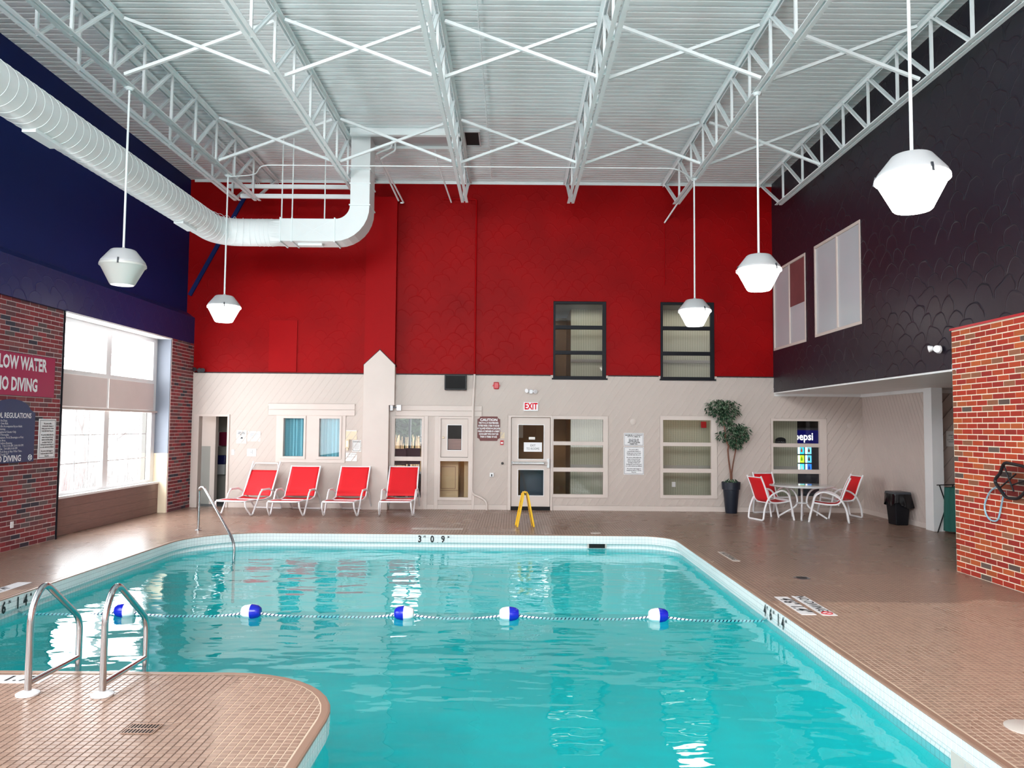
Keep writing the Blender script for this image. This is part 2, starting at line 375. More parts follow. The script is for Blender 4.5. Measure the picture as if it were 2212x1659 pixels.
# mappings of wall coordinates: u along the wall as seen from the room, v up, d out of the wall
def mapY(Y): return lambda u, v, d: (u, Y - d, v)                  # wall facing the camera
def mapXr(X): return lambda u, v, d: (X - d, u, v)                 # wall on the right, facing -X (u = Y)
def mapXl(X): return lambda u, v, d: (X + d, u, v)                 # wall on the left, facing +X (u = Y)
def frame_mat(origin, ux, uy):
    ux = Vector(ux).normalized(); uy = Vector(uy).normalized(); uz = ux.cross(uy)
    m = Matrix((ux, uy, uz)).transposed().to_4x4(); m.translation = Vector(origin); return m
def text(s, size, origin, ux, uy, mat, parent, name='lettering', xs=1., bold=0., align='CENTER', ext=0., lift=.002, line=1.0, res=2):
    """flat or slightly raised lettering; origin is the anchor of the first line's middle"""
    cu = bpy.data.curves.new('t', 'FONT'); cu.body = s; cu.size = size; cu.align_x = align; cu.align_y = 'CENTER'; cu.offset = bold; cu.extrude = ext; cu.resolution_u = res; cu.space_line = line
    o = bpy.data.objects.new('t', cu); C.objects.link(o)
    me = bpy.data.meshes.new_from_object(o.evaluated_get(bpy.context.evaluated_depsgraph_get())) ; bpy.data.objects.remove(o); me.name = name
    uxv = Vector(ux).normalized(); uyv = Vector(uy).normalized(); uz = uxv.cross(uyv)
    m = frame_mat(Vector(origin) + uz * lift, ux, uy) @ Matrix.Diagonal((xs, 1, 1, 1))
    me.transform(m); me.materials.clear(); me.materials.append(M[mat] if isinstance(mat, str) else mat)
    o = bpy.data.objects.new(name, me); C.objects.link(o)
    if parent:
        o.parent = parent
    return o
def grid_cells(r, holes):
    us = sorted({r[0], r[1]} | {min(max(h[k], r[0]), r[1]) for h in holes for k in (0, 1)}); vs = sorted({r[2], r[3]} | {min(max(h[k], r[2]), r[3]) for h in holes for k in (2, 3)})
    for i in range(len(us) - 1):
        for j in range(len(vs) - 1):
            cu, cv = (us[i] + us[i + 1]) / 2, (vs[j] + vs[j + 1]) / 2
            if us[i + 1] - us[i] < 1e-5 or vs[j + 1] - vs[j] < 1e-5: continue
            if any(h[0] < cu < h[1] and h[2] < cv < h[3] for h in holes): continue
            yield us[i], us[i + 1], vs[j], vs[j + 1]
def wall(name, mp, r, holes, mat, d0=-.2, d1=0., parent=None):
    """wall slab with openings: one connected surface (front, back and reveals)"""
    b = MB(); cells = list(grid_cells(r, holes)); S = set((round(a, 4), round(c, 4), round(e, 4), round(g, 4)) for a, c, e, g in cells)
    edges = {}
    for (a, c, e, g) in cells:
        b.add([mp(a, e, d1), mp(c, e, d1), mp(c, g, d1), mp(a, g, d1)], [(0, 1, 2, 3)]); b.add([mp(a, e, d0), mp(c, e, d0), mp(c, g, d0), mp(a, g, d0)], [(3, 2, 1, 0)])
        for p, q in (((a, e), (c, e)), ((c, e), (c, g)), ((c, g), (a, g)), ((a, g), (a, e))):
            k = tuple(sorted(((round(p[0], 4), round(p[1], 4)), (round(q[0], 4), round(q[1], 4))))); edges.setdefault(k, []).append((p, q))
    for k, l in edges.items():
        if len(l) == 1:
            (p, q) = l[0]; b.add([mp(*p, d0), mp(*q, d0), mp(*q, d1), mp(*p, d1)], [(0, 1, 2, 3)])
    o = b.build(name, mat, parent, merge=True)
    if not parent: struct(o)
    return o
def clip(poly, a, b, c):
    """keep a*u+b*v<=c"""
    out = []
    for i in range(len(poly)):
        p, q = poly[i], poly[(i + 1) % len(poly)]; fp = a * p[0] + b * p[1] - c; fq = a * q[0] + b * q[1] - c
        if fp <= 0: out.append(p)
        if (fp < 0 < fq) or (fq < 0 < fp): t = fp / (fp - fq); out.append((p[0] + (q[0] - p[0]) * t, p[1] + (q[1] - p[1]) * t))
    return out
def areap(p): return abs(sum(p[i][0] * p[(i + 1) % len(p)][1] - p[(i + 1) % len(p)][0] * p[i][1] for i in range(len(p)))) / 2
def minus(polys, h):
    out = []
    for p in polys:
        for planes in (((1, 0, h[0]),), ((-1, 0, -h[1]),), ((-1, 0, -h[0]), (1, 0, h[1]), (0, 1, h[2])), ((-1, 0, -h[0]), (1, 0, h[1]), (0, -1, -h[3]))):
            q = p
            for pl in planes:
                q = clip(q, *pl)
                if len(q) < 3: break
            if len(q) >= 3 and areap(q) > 2e-5: out.append(q)
    return out
def planks(mp, rects, holes, ang, pitch, mat, parent, d0=.002, dlo=.006, dhi=.030, gap=.011, u_ref=0.):
    """diagonal boards, each its own object; every board tilts a little so that one long edge stands proud"""
    ca, sa = cos(ang), sin(ang); nx, ny = -sa, ca
    cs = [(u * nx + v * ny) for r in rects for u in r[:2] for v in r[2:]]; k0, k1 = floor(min(cs) / pitch) - 1, ceil(max(cs) / pitch) + 1; n = 0
    for k in range(k0, k1):
        lo, hi = k * pitch + gap / 2, (k + 1) * pitch - gap / 2
        base = [(nx * c + ca * t, ny * c + sa * t) for c, t in ((lo, -60), (lo, 60), (hi, 60), (hi, -60))]
        pcs = []
        for r in rects:
            q = clip(clip(clip(clip(base, 1, 0, r[1]), -1, 0, -r[0]), 0, 1, r[3]), 0, -1, -r[2])
            if len(q) >= 3 and areap(q) > 1e-4: pcs.append(q)
        for h in holes: pcs = minus(pcs, h)
        iv = sorted([(min(u * ca + v * sa for u, v in q), max(u * ca + v * sa for u, v in q), q) for q in pcs], key=lambda x: x[0])
        groups = []
        for a, b_, q in iv:
            if groups and a < groups[-1][1] - 1e-4: groups[-1][1] = max(groups[-1][1], b_); groups[-1][2].append(q)
            else: groups.append([a, b_, [q]])
        for g in groups:
            b = MB()
            for q in g[2]:
                nn = len(q); dd = [dlo + (dhi - dlo) * ((u * nx + v * ny - lo) / (hi - lo)) for u, v in q]
                vs = [mp(u, v, d0) for u, v in q] + [mp(u, v, dd[i]) for i, (u, v) in enumerate(q)]
                b.add(vs, [tuple(range(nn - 1, -1, -1)), tuple(range(nn, 2 * nn))] + [(i, (i + 1) % nn, nn + (i + 1) % nn, nn + i) for i in range(nn)])
            b.build('plank', mat, parent, merge=True); n += 1
    return n
def bricks(mp, r, holes, mat, parent, u_axis, near, limit=300, proud=.006, back=-.004):
    """running bond; the 'limit' nearest as parts, the rest as one part of kind stuff"""
    g = .0145; full = {}; items = []
    for row in range(int(r[2] / HB), int(ceil(r[3] / HB))):
        v0, v1 = max(r[2], row * HB + g / 2), min(r[3], (row + 1) * HB - g / 2)
        if v1 - v0 < .02: continue
        off = .5 * (row % 2)
        for col in range(int(floor(r[0] / LB)) - 1, int(ceil(r[1] / LB)) + 2):
            u0, u1 = max(r[0], (col - off) * LB + g / 2), min(r[1], (col + 1 - off) * LB - g / 2)
            if u1 - u0 < .015: continue
            items.append((u0, u1, v0, v1))
    items.sort(key=lambda q: near((q[0] + q[1]) / 2, (q[2] + q[3]) / 2))
    st = MB()
    for i, (u0, u1, v0, v1) in enumerate(items):
        pr = proud + random.uniform(-.002, .002)
        if i < limit:
            key = (round(u1 - u0, 3), round(v1 - v0, 3)); 
            if key not in full:
                a, b2 = (u1 - u0) / 2, (v1 - v0) / 2; c = .003
                P = lambda u, v, d: tuple(Vector(mp(u, v, d)) - Vector(mp(0, 0, 0)))
                bb = MB(); bb.add([P(-a, -b2, back), P(a, -b2, back), P(a, b2, back), P(-a, b2, back), P(-a, -b2, proud - c), P(a, -b2, proud - c), P(a, b2, proud - c), P(-a, b2, proud - c),
                                   P(-a + c, -b2 + c, proud), P(a - c, -b2 + c, proud), P(a - c, b2 - c, proud), P(-a + c, b2 - c, proud)],
                                  [(0, 1, 5, 4), (1, 2, 6, 5), (2, 3, 7, 6), (3, 0, 4, 7), (4, 5, 9, 8), (5, 6, 10, 9), (6, 7, 11, 10), (7, 4, 8, 11), (8, 9, 10, 11), (3, 2, 1, 0)])
                full[key] = bb.mesh('brick', mat)
            link('brick', full[key], parent, mp((u0 + u1) / 2, (v0 + v1) / 2, pr - proud))
        else:
            st.prism([(u0, v0), (u1, v0), (u1, v1), (u0, v1)], mp, back, pr)
    if st.f:
        o = st.build('brickwork', mat, parent); o['kind'] = 'stuff'

# ------------------------------------------------------------------ pool outline and deck
WZ = -.25
corners = [(2.95, .8, .5), (2.95, 14.4, .6), (-5.75, 14.4, 1.3), (-5.75, 6.32, .3), (-1.25, 6.32, .98), (-1.25, .8, .4)]
def outline(seg=10):
    out = []; n = len(corners)
    for i in range(n):
        a, b, c = [Vector((corners[(i + k) % n][0], corners[(i + k) % n][1])) for k in (-1, 0, 1)]; r = corners[i][2]
        d1 = (a - b).normalized(); d2 = (c - b).normalized(); ctr = b + d1 * r + d2 * r
        p1 = b + d1 * r; p2 = b + d2 * r; a1 = math.atan2(*(p1 - ctr).yx); a2 = math.atan2(*(p2 - ctr).yx)
        da = (a2 - a1 + pi) % (2 * pi) - pi
        for k in range(seg + 1): t = a1 + da * k / seg; out.append(ctr + Vector((cos(t), sin(t))) * r)
    return out
OUT = outline()
def resample(pts, step):
    res = []; n = len(pts)
    for i in range(n):
        a, b = pts[i], pts[(i + 1) % n]; L = (b - a).length; k = max(1, int(round(L / step)))
        for j in range(k): res.append(a + (b - a) * j / k)
    return res
def normals(pts):
    n = len(pts); r = []
    for i in range(n): t = (pts[(i + 1) % n] - pts[i - 1]).normalized(); r.append(Vector((t.y, -t.x)))
    return r
def offset(pts, o): return [p + q * o for p, q in zip(pts, normals(pts))]
def poly_mesh(outer, holes, z, b, flip=False):
    loops = [[Vector((p[0], p[1], 0)) for p in outer]] + [[Vector((p[0], p[1], 0)) for p in h] for h in holes]
    tris = tessellate_polygon(loops); vs = [(v.x, v.y, z) for l in loops for v in l]; b.add(vs, [tuple(t) for t in tris])
b = MB(); poly_mesh([(-8.3, -6.2), (11.3, -6.2), (11.3, 18.9), (-8.3, 18.9)], [offset(OUT, .002)], 0, b)
deck = struct(b.build('floor', 'deck'))
# rounded edge band of the deck and its pale joint
def band(o0, o1, z0, z1, b):
    a = offset(OUT, o0); c = offset(OUT, o1); n = len(a); vs = [(p.x, p.y, z0) for p in a] + [(p.x, p.y, z1) for p in c]
    b.add(vs, [(i, (i + 1) % n, n + (i + 1) % n, n + i) for i in range(n)])
b = MB(); band(-.006, -.002, -.008, .002, b); band(-.002, .012, .002, .005, b); band(.012, .058, .005, .004, b); b.build('edge_band', 'edge_tile', deck, merge=True)
b = MB(); band(.058, .066, .0035, .0035, b); b.build('edge_joint', 'joint_pale', deck)
# tiles built one by one where the photograph shows them large
segs = [(OUT[i], OUT[(i + 1) % len(OUT)]) for i in range(len(OUT))]
def in_pool(p):
    c = False
    for a, d in segs:
        if (a.y > p[1]) != (d.y > p[1]) and p[0] < (d.x - a.x) * (p[1] - a.y) / (d.y - a.y) + a.x: c = not c
    return c
def dist_out(p):
    q = Vector(p); m = 9
    for a, d in segs:
        ab = d - a; L2 = ab.length_squared
        if L2 < 1e-12: continue
        t = max(0, min(1, (q - a).dot(ab) / L2)); m = min(m, (q - a - ab * t).length)
    return m
cells = []
for x0, x1, y0, y1 in ((-5.7, -1.25, 4.1, 6.32), (2.95, 6.34, 4.1, 9.1)):
    for i in range(int(floor(x0 / TP)), int(ceil(x1 / TP)) + 1):
        for j in range(int(floor(y0 / TP)), int(ceil(y1 / TP)) + 1):
            x, y = (i + .5) * TP, (j + .5) * TP
            if not (x0 < x < x1 - .02 and y0 < y < y1): continue
            if abs(x) > y * .68 + .25: continue
            if x > 2 or y > 5.0 or x > -1.5:
                if in_pool((x, y)) or dist_out((x, y)) < .066 + TP / 2: continue
            cells.append((x, y))
holes_deck = [(-2.53, -2.27, 5.06, 5.26)]
cells = [c for c in cells if not any(h[0] < c[0] < h[1] and h[2] < c[1] < h[3] for h in holes_deck)]
cells.sort(key=lambda c: c[1] + (0 if abs(c[0]) < c[1] * .66 and c[1] > 4.42 else 99))
h_ = TP / 2 - .0036; c_ = .002
def tile_geo(b, x, y, z):
    b.add([(x - h_, y - h_, z), (x + h_, y - h_, z), (x + h_, y + h_, z), (x - h_, y + h_, z), (x - h_ + c_, y - h_ + c_, z + .0018), (x + h_ - c_, y - h_ + c_, z + .0018), (x + h_ - c_, y + h_ - c_, z + .0018), (x - h_ + c_, y + h_ - c_, z + .0018)],
          [(4, 5, 6, 7), (0, 1, 5, 4), (1, 2, 6, 5), (2, 3, 7, 6), (3, 0, 4, 7)])
tb = MB(); tile_geo(tb, 0, 0, 0); tme = tb.mesh('tile', 'tile'); st = MB()
for i, (x, y) in enumerate(cells):
    if i < 300: link('tile', tme, deck, (x, y, .0005 + random.uniform(-.0004, .0004)))
    else: tile_geo(st, x, y, .0005)
o = st.build('tiling', 'tile', deck); o['kind'] = 'stuff'

# pool wall: tiled lip with a hand groove, basin below
RS = resample(OUT, .5); prof = [(0, -.004), (0, -.15), (.03, -.16), (.062, -.178), (.082, -.20), (.086, -.225), (.080, -.24), (.080, -.32)]
b = MB(); n = len(RS); nr = normals(RS); L = [0.]
for i in range(n): L.append(L[-1] + (RS[(i + 1) % n] - RS[i]).length)
pv = 0.
for (o0, z0), (o1, z1) in zip(prof[:-1], prof[1:]):
    dv = sqrt((o1 - o0) ** 2 + (z1 - z0) ** 2)
    for i in range(n):
        j = (i + 1) % n; P = lambda k, o, z: (RS[k].x + nr[k].x * o, RS[k].y + nr[k].y * o, z)
        b.add([P(i, o0, z0), P(j, o0, z0), P(j, o1, z1), P(i, o1, z1)], [(0, 1, 2, 3)], [[(L[i], pv), (L[i + 1], pv), (L[i + 1], pv + dv), (L[i], pv + dv)]])
    pv += dv
pw = struct(b.build('pool_wall', 'pool_white'))
b = MB()
for i in range(n):
    j = (i + 1) % n; a_, c_e = RS[i] + nr[i] * .08, RS[j] + nr[j] * .08; b.add([(a_.x, a_.y, -.32), (c_e.x, c_e.y, -.32), (c_e.x, c_e.y, -1.45), (a_.x, a_.y, -1.45)], [(0, 1, 2, 3)])
poly_mesh(offset(RS, .08), [], -1.45, b); struct(b.build('pool_basin', 'basin', merge=True))
# lip tiles (two rows), along the arc length
tp = .06; run = []; acc = 0.
pts_f = resample(OUT, .03); nf = normals(pts_f); Lf = [0.]
for i in range(len(pts_f)): Lf.append(Lf[-1] + (pts_f[(i + 1) % len(pts_f)] - pts_f[i]).length)
def at_len(s):
    import bisect
    i = min(bisect.bisect_right(Lf, s) - 1, len(pts_f) - 1); j = (i + 1) % len(pts_f); t = (s - Lf[i]) / max(1e-9, Lf[i + 1] - Lf[i])
    return pts_f[i].lerp(pts_f[j], t), (nf[i].lerp(nf[j], t)).normalized()
lt = []
for k in range(int(Lf[-1] / tp)):
    p, q = at_len((k + .5) * tp)
    if p.y < 3.9 or (p.x < -5 and p.y < 8.2): continue
    for rrow in range(2): lt.append((p, q, rrow))
vis = lambda t: (0 if (abs(t[0].x) < t[0].y * .665 and t[0].y > 4.3 and (t[0].x > 2 or t[0].x > -1.3 and t[0].y < 6)) else 50) + t[0].y
lt.sort(key=vis); st = MB(); hb = tp / 2 - .002
bb = MB(); bb.add([(-hb, -hb, 0), (hb, -hb, 0), (hb, hb, 0), (-hb, hb, 0), (-hb + .002, -hb + .002, .0025), (hb - .002, -hb + .002, .0025), (hb - .002, hb - .002, .0025), (-hb + .002, hb - .002, .0025)],
                  [(4, 5, 6, 7), (0, 1, 5, 4), (1, 2, 6, 5), (2, 3, 7, 6), (3, 0, 4, 7)]); lme = bb.mesh('tile', 'glaze_white')
for i, (p, q, rrow) in enumerate(lt):
    m = frame_mat((p.x - q.x * .0003, p.y - q.y * .0003, -.034 - rrow * tp), (-q.y, q.x, 0), (0, 0, 1))
    nv = m.col[2].xyz
    if nv.dot(Vector((q.x, q.y, 0))) > 0: m = frame_mat(m.translation, (q.y, -q.x, 0), (0, 0, 1))
    if i < 300: link('tile', lme, pw, M4=m)
    else: st.add([m @ v.co for v in lme.vertices], [tuple(f.vertices) for f in lme.polygons])
o = st.build('lip_tiling', 'glaze_white', pw); o['kind'] = 'stuff'
b = MB(); poly_mesh(offset(OUT, .079), [], WZ, b); o = b.build('pool_water', 'water')
tag(o, 'clear turquoise water filling the indoor pool, rippled surface', 'water')

# ------------------------------------------------------------------ ceiling deck
def corrugated():
    b = MB(); p = .1525; prof = []; y = -6.2
    while y < 18.75:
        prof += [(y, 8.04), (y + .096, 8.04), (y + .104, 8.105), (y + .1445, 8.105)]; y += p
    prof.append((18.9, 8.04)); vs = []; fs = []
    for k, x in enumerate((-8.2, 6.6)):
        vs += [(x, yy, zz) for yy, zz in prof]
    n = len(prof); b.add(vs, [(i, i + 1, n + i + 1, n + i) for i in range(n - 1)])
    b.box(-8.2, 6.6, -6.2, 18.9, 8.14, 8.2)
    return b.build('ceiling', 'white_steel')
struct(corrugated())

# ------------------------------------------------------------------ walls
FR = (-6, 18.7)
holes_up = [(.98, 2.27, 3.18, 5.09), (3.6, 4.91, 3.18, 5.09)]
wb = wall('wall_back', mapY(18.7), (-8.0, 6.36, 3.27, 8.04), holes_up, 'red_plaster')
HL = [(-7.62, -6.92, 0, 2.2), (-5.62, -5.0, 1.2, 2.2), (-4.74, -4.12, 1.2, 2.2), (-2.9, -2.16, .22, 2.22), (-1.76, -1.0, .22, 2.22), (-.04, .94, 0, 2.25), (.98, 2.24, .34, 2.26), (3.62, 4.9, .34, 2.26), (6.29, 7.55, .34, 2.24), (.98, 2.27, 3.18, 3.27), (3.6, 4.91, 3.18, 3.27)]
wl = wall('wall_back_lower', mapY(18.7), (-8.0, 8.6, 0, 3.27), HL, 'wainscot')
PH = [(-7.9, -6.84, 0, 2.24), (-5.73, -4.04, 1.09, 2.26), (-5.94, -3.83, 2.22, 2.53), (-3.62, -2.86, 0, 3.3), (-2.87, -.74, 2.24, 2.51), (-2.9, -2.05, 0, 2.3), (-1.88, -.91, .29, 2.3), (-1.88, -1.79, 0, .35), (-.97, -.91, 0, .35), (-.12, 1.0, 0, 2.29), (.9, 2.33, .29, 2.29), (3.57, 4.97, .29, 2.31), (6.26, 7.63, .29, 2.27), (.93, 2.31, 3.13, 3.4), (3.57, 4.95, 3.13, 3.4)]
ANG = radians(54.5); PP = .1425
planks(mapY(18.7), [(-7.76, 6.36, .125, 3.25)], PH, ANG, PP, 'wainscot', wl)
planks(mapY(18.7), [(6.36, 8.5, .125, 2.80)], PH, ANG, PP, 'wainscot', wl)
M['dark_line'] = paint('dark_trim', (20, 14, 20), .6)  # near-black paint of the strips below the red wall and the column outline
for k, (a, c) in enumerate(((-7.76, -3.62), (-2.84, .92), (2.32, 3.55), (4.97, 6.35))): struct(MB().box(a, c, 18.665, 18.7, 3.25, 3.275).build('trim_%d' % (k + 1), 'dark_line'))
for k, (a, c) in enumerate(((-6.84, -3.6), (-2.06, -1.88), (-1.79, -.97), (-.91, -.12), (1.0, 8.49))):
    struct(bevel(MB().box(a, c, 18.672, 18.7, 0, .12).build('baseboard_back' + ('' if k == 0 else '.%03d' % k), 'cream_trim')))
# pointed column cover and red chase above it
col_poly = [(-3.6, 0), (-2.98, 0), (-2.98, 2.5), (-2.85, 2.5), (-2.85, 3.47), (-3.22, 3.83), (-3.6, 3.47)]
struct(MB().prism(col_poly, mapY(18.7), 0, .2).build('trim_5', 'cream_trim'))
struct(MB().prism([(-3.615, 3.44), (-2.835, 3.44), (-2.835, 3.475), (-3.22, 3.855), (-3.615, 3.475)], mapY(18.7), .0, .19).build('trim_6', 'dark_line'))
struct(MB().box(-3.6, -2.86, 18.52, 18.7, 3.4, 7.6).build('trim_7', 'red_smooth'))
# left: blue upper wall, chamfered bulkhead, brick below with window bay
struct(wall('wall_left', mapXl(-8.0), (-6, 18.7, 4.7, 8.04), [], 'blue_wall'))
struct(MB().prism([(-8.0, 3.96), (-7.80, 3.96), (-7.80, 4.6), (-8.0, 4.74)], lambda u, v, d: (u, d, v), -6, 18.7).build('wall_left_bulkhead', 'blue_plaster'))
wlb = wall('wall_left_brick', mapXl(-7.862), (-6, 18.7, 0, 3.96), [(13.35, 17.5, 0, 3.96), (1.7, 6.7, .8, 3.8)], 'mortar_l', -.35, 0)
def nearL(u, v): return (0 if u > 11.5 and u < 13.4 else 100) + abs(u - 13) + abs(v - 1.8) * .2
bricks(mapXl(-7.862), (-6, 13.34, 0, 3.96), [(1.7, 6.7, .8, 3.8)], 'brick_l', wlb, 'y', nearL)
pier = struct(bpy.data.objects.new('wall_left_pier', None)) if False else None
pw2 = wall('wall_left_pier', mapXl(-7.80), (17.5, 18.7, 0, 3.96), [], 'mortar_l', -.3, 0)
bricks(mapXl(-7.80), (17.51, 18.7, 0, 3.96), [], 'brick_l', pw2, 'y', lambda u, v: u * .0 + abs(v - 2))
# right: brick, dark upper wall with two sliding windows
wrb = wall('wall_right_brick', mapXr(6.36), (-6, 11.1, 0, 3.46), [], 'mortar_r', -.34, 0)
bricks(mapXr(6.36), (-6, 11.09, 0, 3.44), [], 'brick_r', wrb, 'y', lambda u, v: (0 if u > 9.3 else 50) + abs(u - 10.8) + .0 * v)
struct(MB().box(6.33, 6.4, -6, 11.1, 3.445, 3.475).build('trim_8', 'alarm_red'))
wall('wall_right', mapXr(6.35), (-6, 18.7, 2.89, 8.04), [(-6, 11.1, 2.89, 3.475), (16.57, 18.62, 3.9, 5.85), (13.92, 16.07, 3.93, 5.86)], 'dark_plaster')
# alcove
struct(MB().box(6.355, 11.3, 10.9, 18.7, 2.86, 2.96).build('ceiling_alcove', 'white_paint'))
wa = wall('wall_alcove', mapXr(8.5), (15.7, 18.7, 0, 2.86), [], 'alcove_paint')
planks(mapXr(8.5), [(15.72, 18.68, .1, 2.8)], [], radians(62), .125, 'alcove_paint', wa, .0005, .0015, .005, .0025)
struct(MB().box(8.482, 8.5, 15.72, 18.7, 0, .1).build('baseboard_alcove', 'cream_trim'))
struct(MB().box(8.40, 8.62, 15.42, 15.72, 0, 2.86).build('trim_9', 'white_paint'))
struct(MB().box(6.36, 8.5, 18.64, 18.68, 2.8, 2.86).build('trim_10', 'white_paint'))
struct(MB().box(8.44, 8.5, 15.7, 18.68, 2.79, 2.86).build('trim_11', 'white_paint'))
wa2 = wall('wall_alcove_back', mapY(16.25), (8.62, 11.2, 0, 2.86), [], 'alcove_paint')
planks(mapY(16.25), [(8.63, 11.1, .1, 2.8)], [], radians(50), .22, 'alcove_paint', wa2)
struct(MB().box(8.62, 11.2, 16.2, 16.25, 2.79, 2.86).build('trim_12', 'white_paint'))
struct(MB().box(11.2, 11.4, 10.8, 16.4, 0, 2.96).build('wall_alcove_side', 'alcove_paint'))
struct(MB().box(6.7, 11.3, 10.7, 10.9, 0, 2.96).build('wall_alcove_front', 'alcove_paint'))
wall('wall_front', lambda u, v, d: (u, -6 + d, v), (-8.2, 6.7, 0, 8.04), [(-7.6, -5.0, .9, 4.5), (3.3, 6.1, .9, 4.5), (-7.4, 2.0, 4.9, 7.7)], 'cream_trim')

# ------------------------------------------------------------------ windows and doors
def window(name, mp, r, panes, mat, d_out=.03, d_in=-.06, glass='glass', dg=-.03, bev=.004):
    f = bpy.data.objects.new(name, None); C.objects.link(f); struct(f)
    fr = wall('frame', mp, r, panes, mat, d_in, d_out, parent=f); bevel(fr, bev)
    for k, p in enumerate(panes):
        g = glass[k] if isinstance(glass, (list, tuple)) else glass
        MB().prism([(p[0] - .01, p[2] - .01), (p[1] + .01, p[2] - .01), (p[1] + .01, p[3] + .01), (p[0] - .01, p[3] + .01)], mp, dg - .003, dg + .003).build('pane', g, f)
    return f
B = mapY(18.7)
def three(x0, x1, zs): return [(x0, x1, a, c) for a, c in zs]
Z3 = [(.39, .93), (1.03, 1.57), (1.66, 2.2)]
window('window_1', B, (.955, 2.32, .31, 2.28), three(1.0, 2.2, Z3), 'cream_trim', .035)
window('window_2', B, (3.58, 4.96, .31, 2.30), three(3.655, 4.82, Z3), 'cream_trim', .035)
window('window_3', B, (6.27, 7.62, .31, 2.26), three(6.32, 7.45, Z3), 'cream_trim', .035)
ZU = [(3.25, 3.78), (3.87, 4.4), (4.49, 5.02)]
window('window_4', B, (.98, 2.27, 3.2, 5.08), three(1.03, 2.18, ZU), 'black_frame', .03)
window('window_5', B, (3.6, 4.91, 3.2, 5.08), three(3.655, 4.82, ZU), 'black_frame', .03)
for k, (a, c) in enumerate(((.95, 2.3), (3.58, 4.94))): struct(MB().box(a, c, 18.63, 18.7, 3.165, 3.2).build('trim_%d' % (13 + k), 'black_frame'))
# twin curtained windows: board surround, header, inner frames
for k, (a, c) in enumerate(((-5.55, -5.06), (-4.68, -4.19))):
    wd = window('window_%d' % (6 + k), B, (a - .065, c + .05, 1.18, 2.225), [(a, c, 1.245, 2.165)], 'cream_trim', .05, -.1, dg=-.02)
    rows = [[(a - .04 + (c - a + .08) * i / 30, 18.83 + .018 * sin(i * 1.3) + .01 * sin(i * 3.1 + k), z) for i in range(31)] for z in (1.18, 2.23)]
    MB().sheet(rows).build('curtain', 'teal', wd, True)
sur = wall('trim_15', B, (-5.73, -4.05, 1.095, 2.24), [(-5.61, -5.01, 1.185, 2.22), (-4.745, -4.14, 1.185, 2.22)], 'cream_trim', 0, .03); bevel(sur, .003)
struct(bevel(MB().box(-5.93, -3.83, 18.655, 18.7, 2.38, 2.52).build('trim_16', 'cream_trim'), .004)); struct(bevel(MB().box(-5.93, -3.83, 18.66, 18.7, 2.24, 2.376).build('trim_17', 'cream_trim'), .004))
struct(bevel(MB().box(-2.84, -.745, 18.655, 18.7, 2.38, 2.50).build('trim_18', 'cream_trim'), .004)); struct(bevel(MB().box(-2.84, -.745, 18.66, 18.7, 2.245, 2.376).build('trim_19', 'cream_trim'), .004))
window('window_8', B, (-2.93, -2.14, .2, 2.24), [(-2.85, -2.2, .28, 1.16), (-2.85, -2.2, 1.26, 2.18)], 'cream_trim', .04)
for k, (a, c, z0) in enumerate(((-2.14, -2.05, 0), (-1.88, -1.79, 0), (-.97, -.91, 0))): struct(bevel(MB().box(a, c, 18.665, 18.7, z0, 2.245).build('trim_%d' % (20 + k), 'cream_trim'), .003))
struct(MB().box(-2.95, -2.14, 18.67, 18.7, 0, .2).build('trim_23', 'cream_trim'))
# small service door above a fixed pane
window('window_9', B, (-1.79, -.97, .22, 2.24), [(-1.74, -1.06, .29, 1.16), (-1.735, -1.075, 1.25, 2.19)], 'cream_trim', .04, glass=['glass', 'black'], dg=-.05)
def door_leaf(name, parts_fn, label=None):
    d = bpy.data.objects.new(name, None); C.objects.link(d); struct(d); parts_fn(d); return d
def small_door(d):
    l = wall('leaf', B, (-1.73, -1.08, 1.26, 2.185), [(-1.57, -1.235, 1.43, 2.03)], 'cream_trim', -.03, .015, parent=d); bevel(l, .003)
    MB().prism([(-1.575, 1.425), (-1.23, 1.425), (-1.23, 2.035), (-1.575, 2.035)], B, -.012, -.006).build('pane', 'glass', d)
    wall('glazing_bead', B, (-1.585, -1.22, 1.415, 2.045), [(-1.57, -1.235, 1.43, 2.03)], 'white_paint', .0, .022, parent=d)
    MB().prism([(-1.56, 1.44), (-1.245, 1.44), (-1.245, 1.70), (-1.56, 1.70)], B, -.03, -.022).build('inner_board', 'walnut', d)
    k = MB().lathe([(.0, .035), (.025, .03), (.03, .015), (.015, 0)], n=14); o = k.build('knob', 'paper_old', d, True); o.rotation_euler = (radians(90), 0, 0); o.location = (-1.672, 18.685, 1.73)
door_leaf('door_1', small_door)
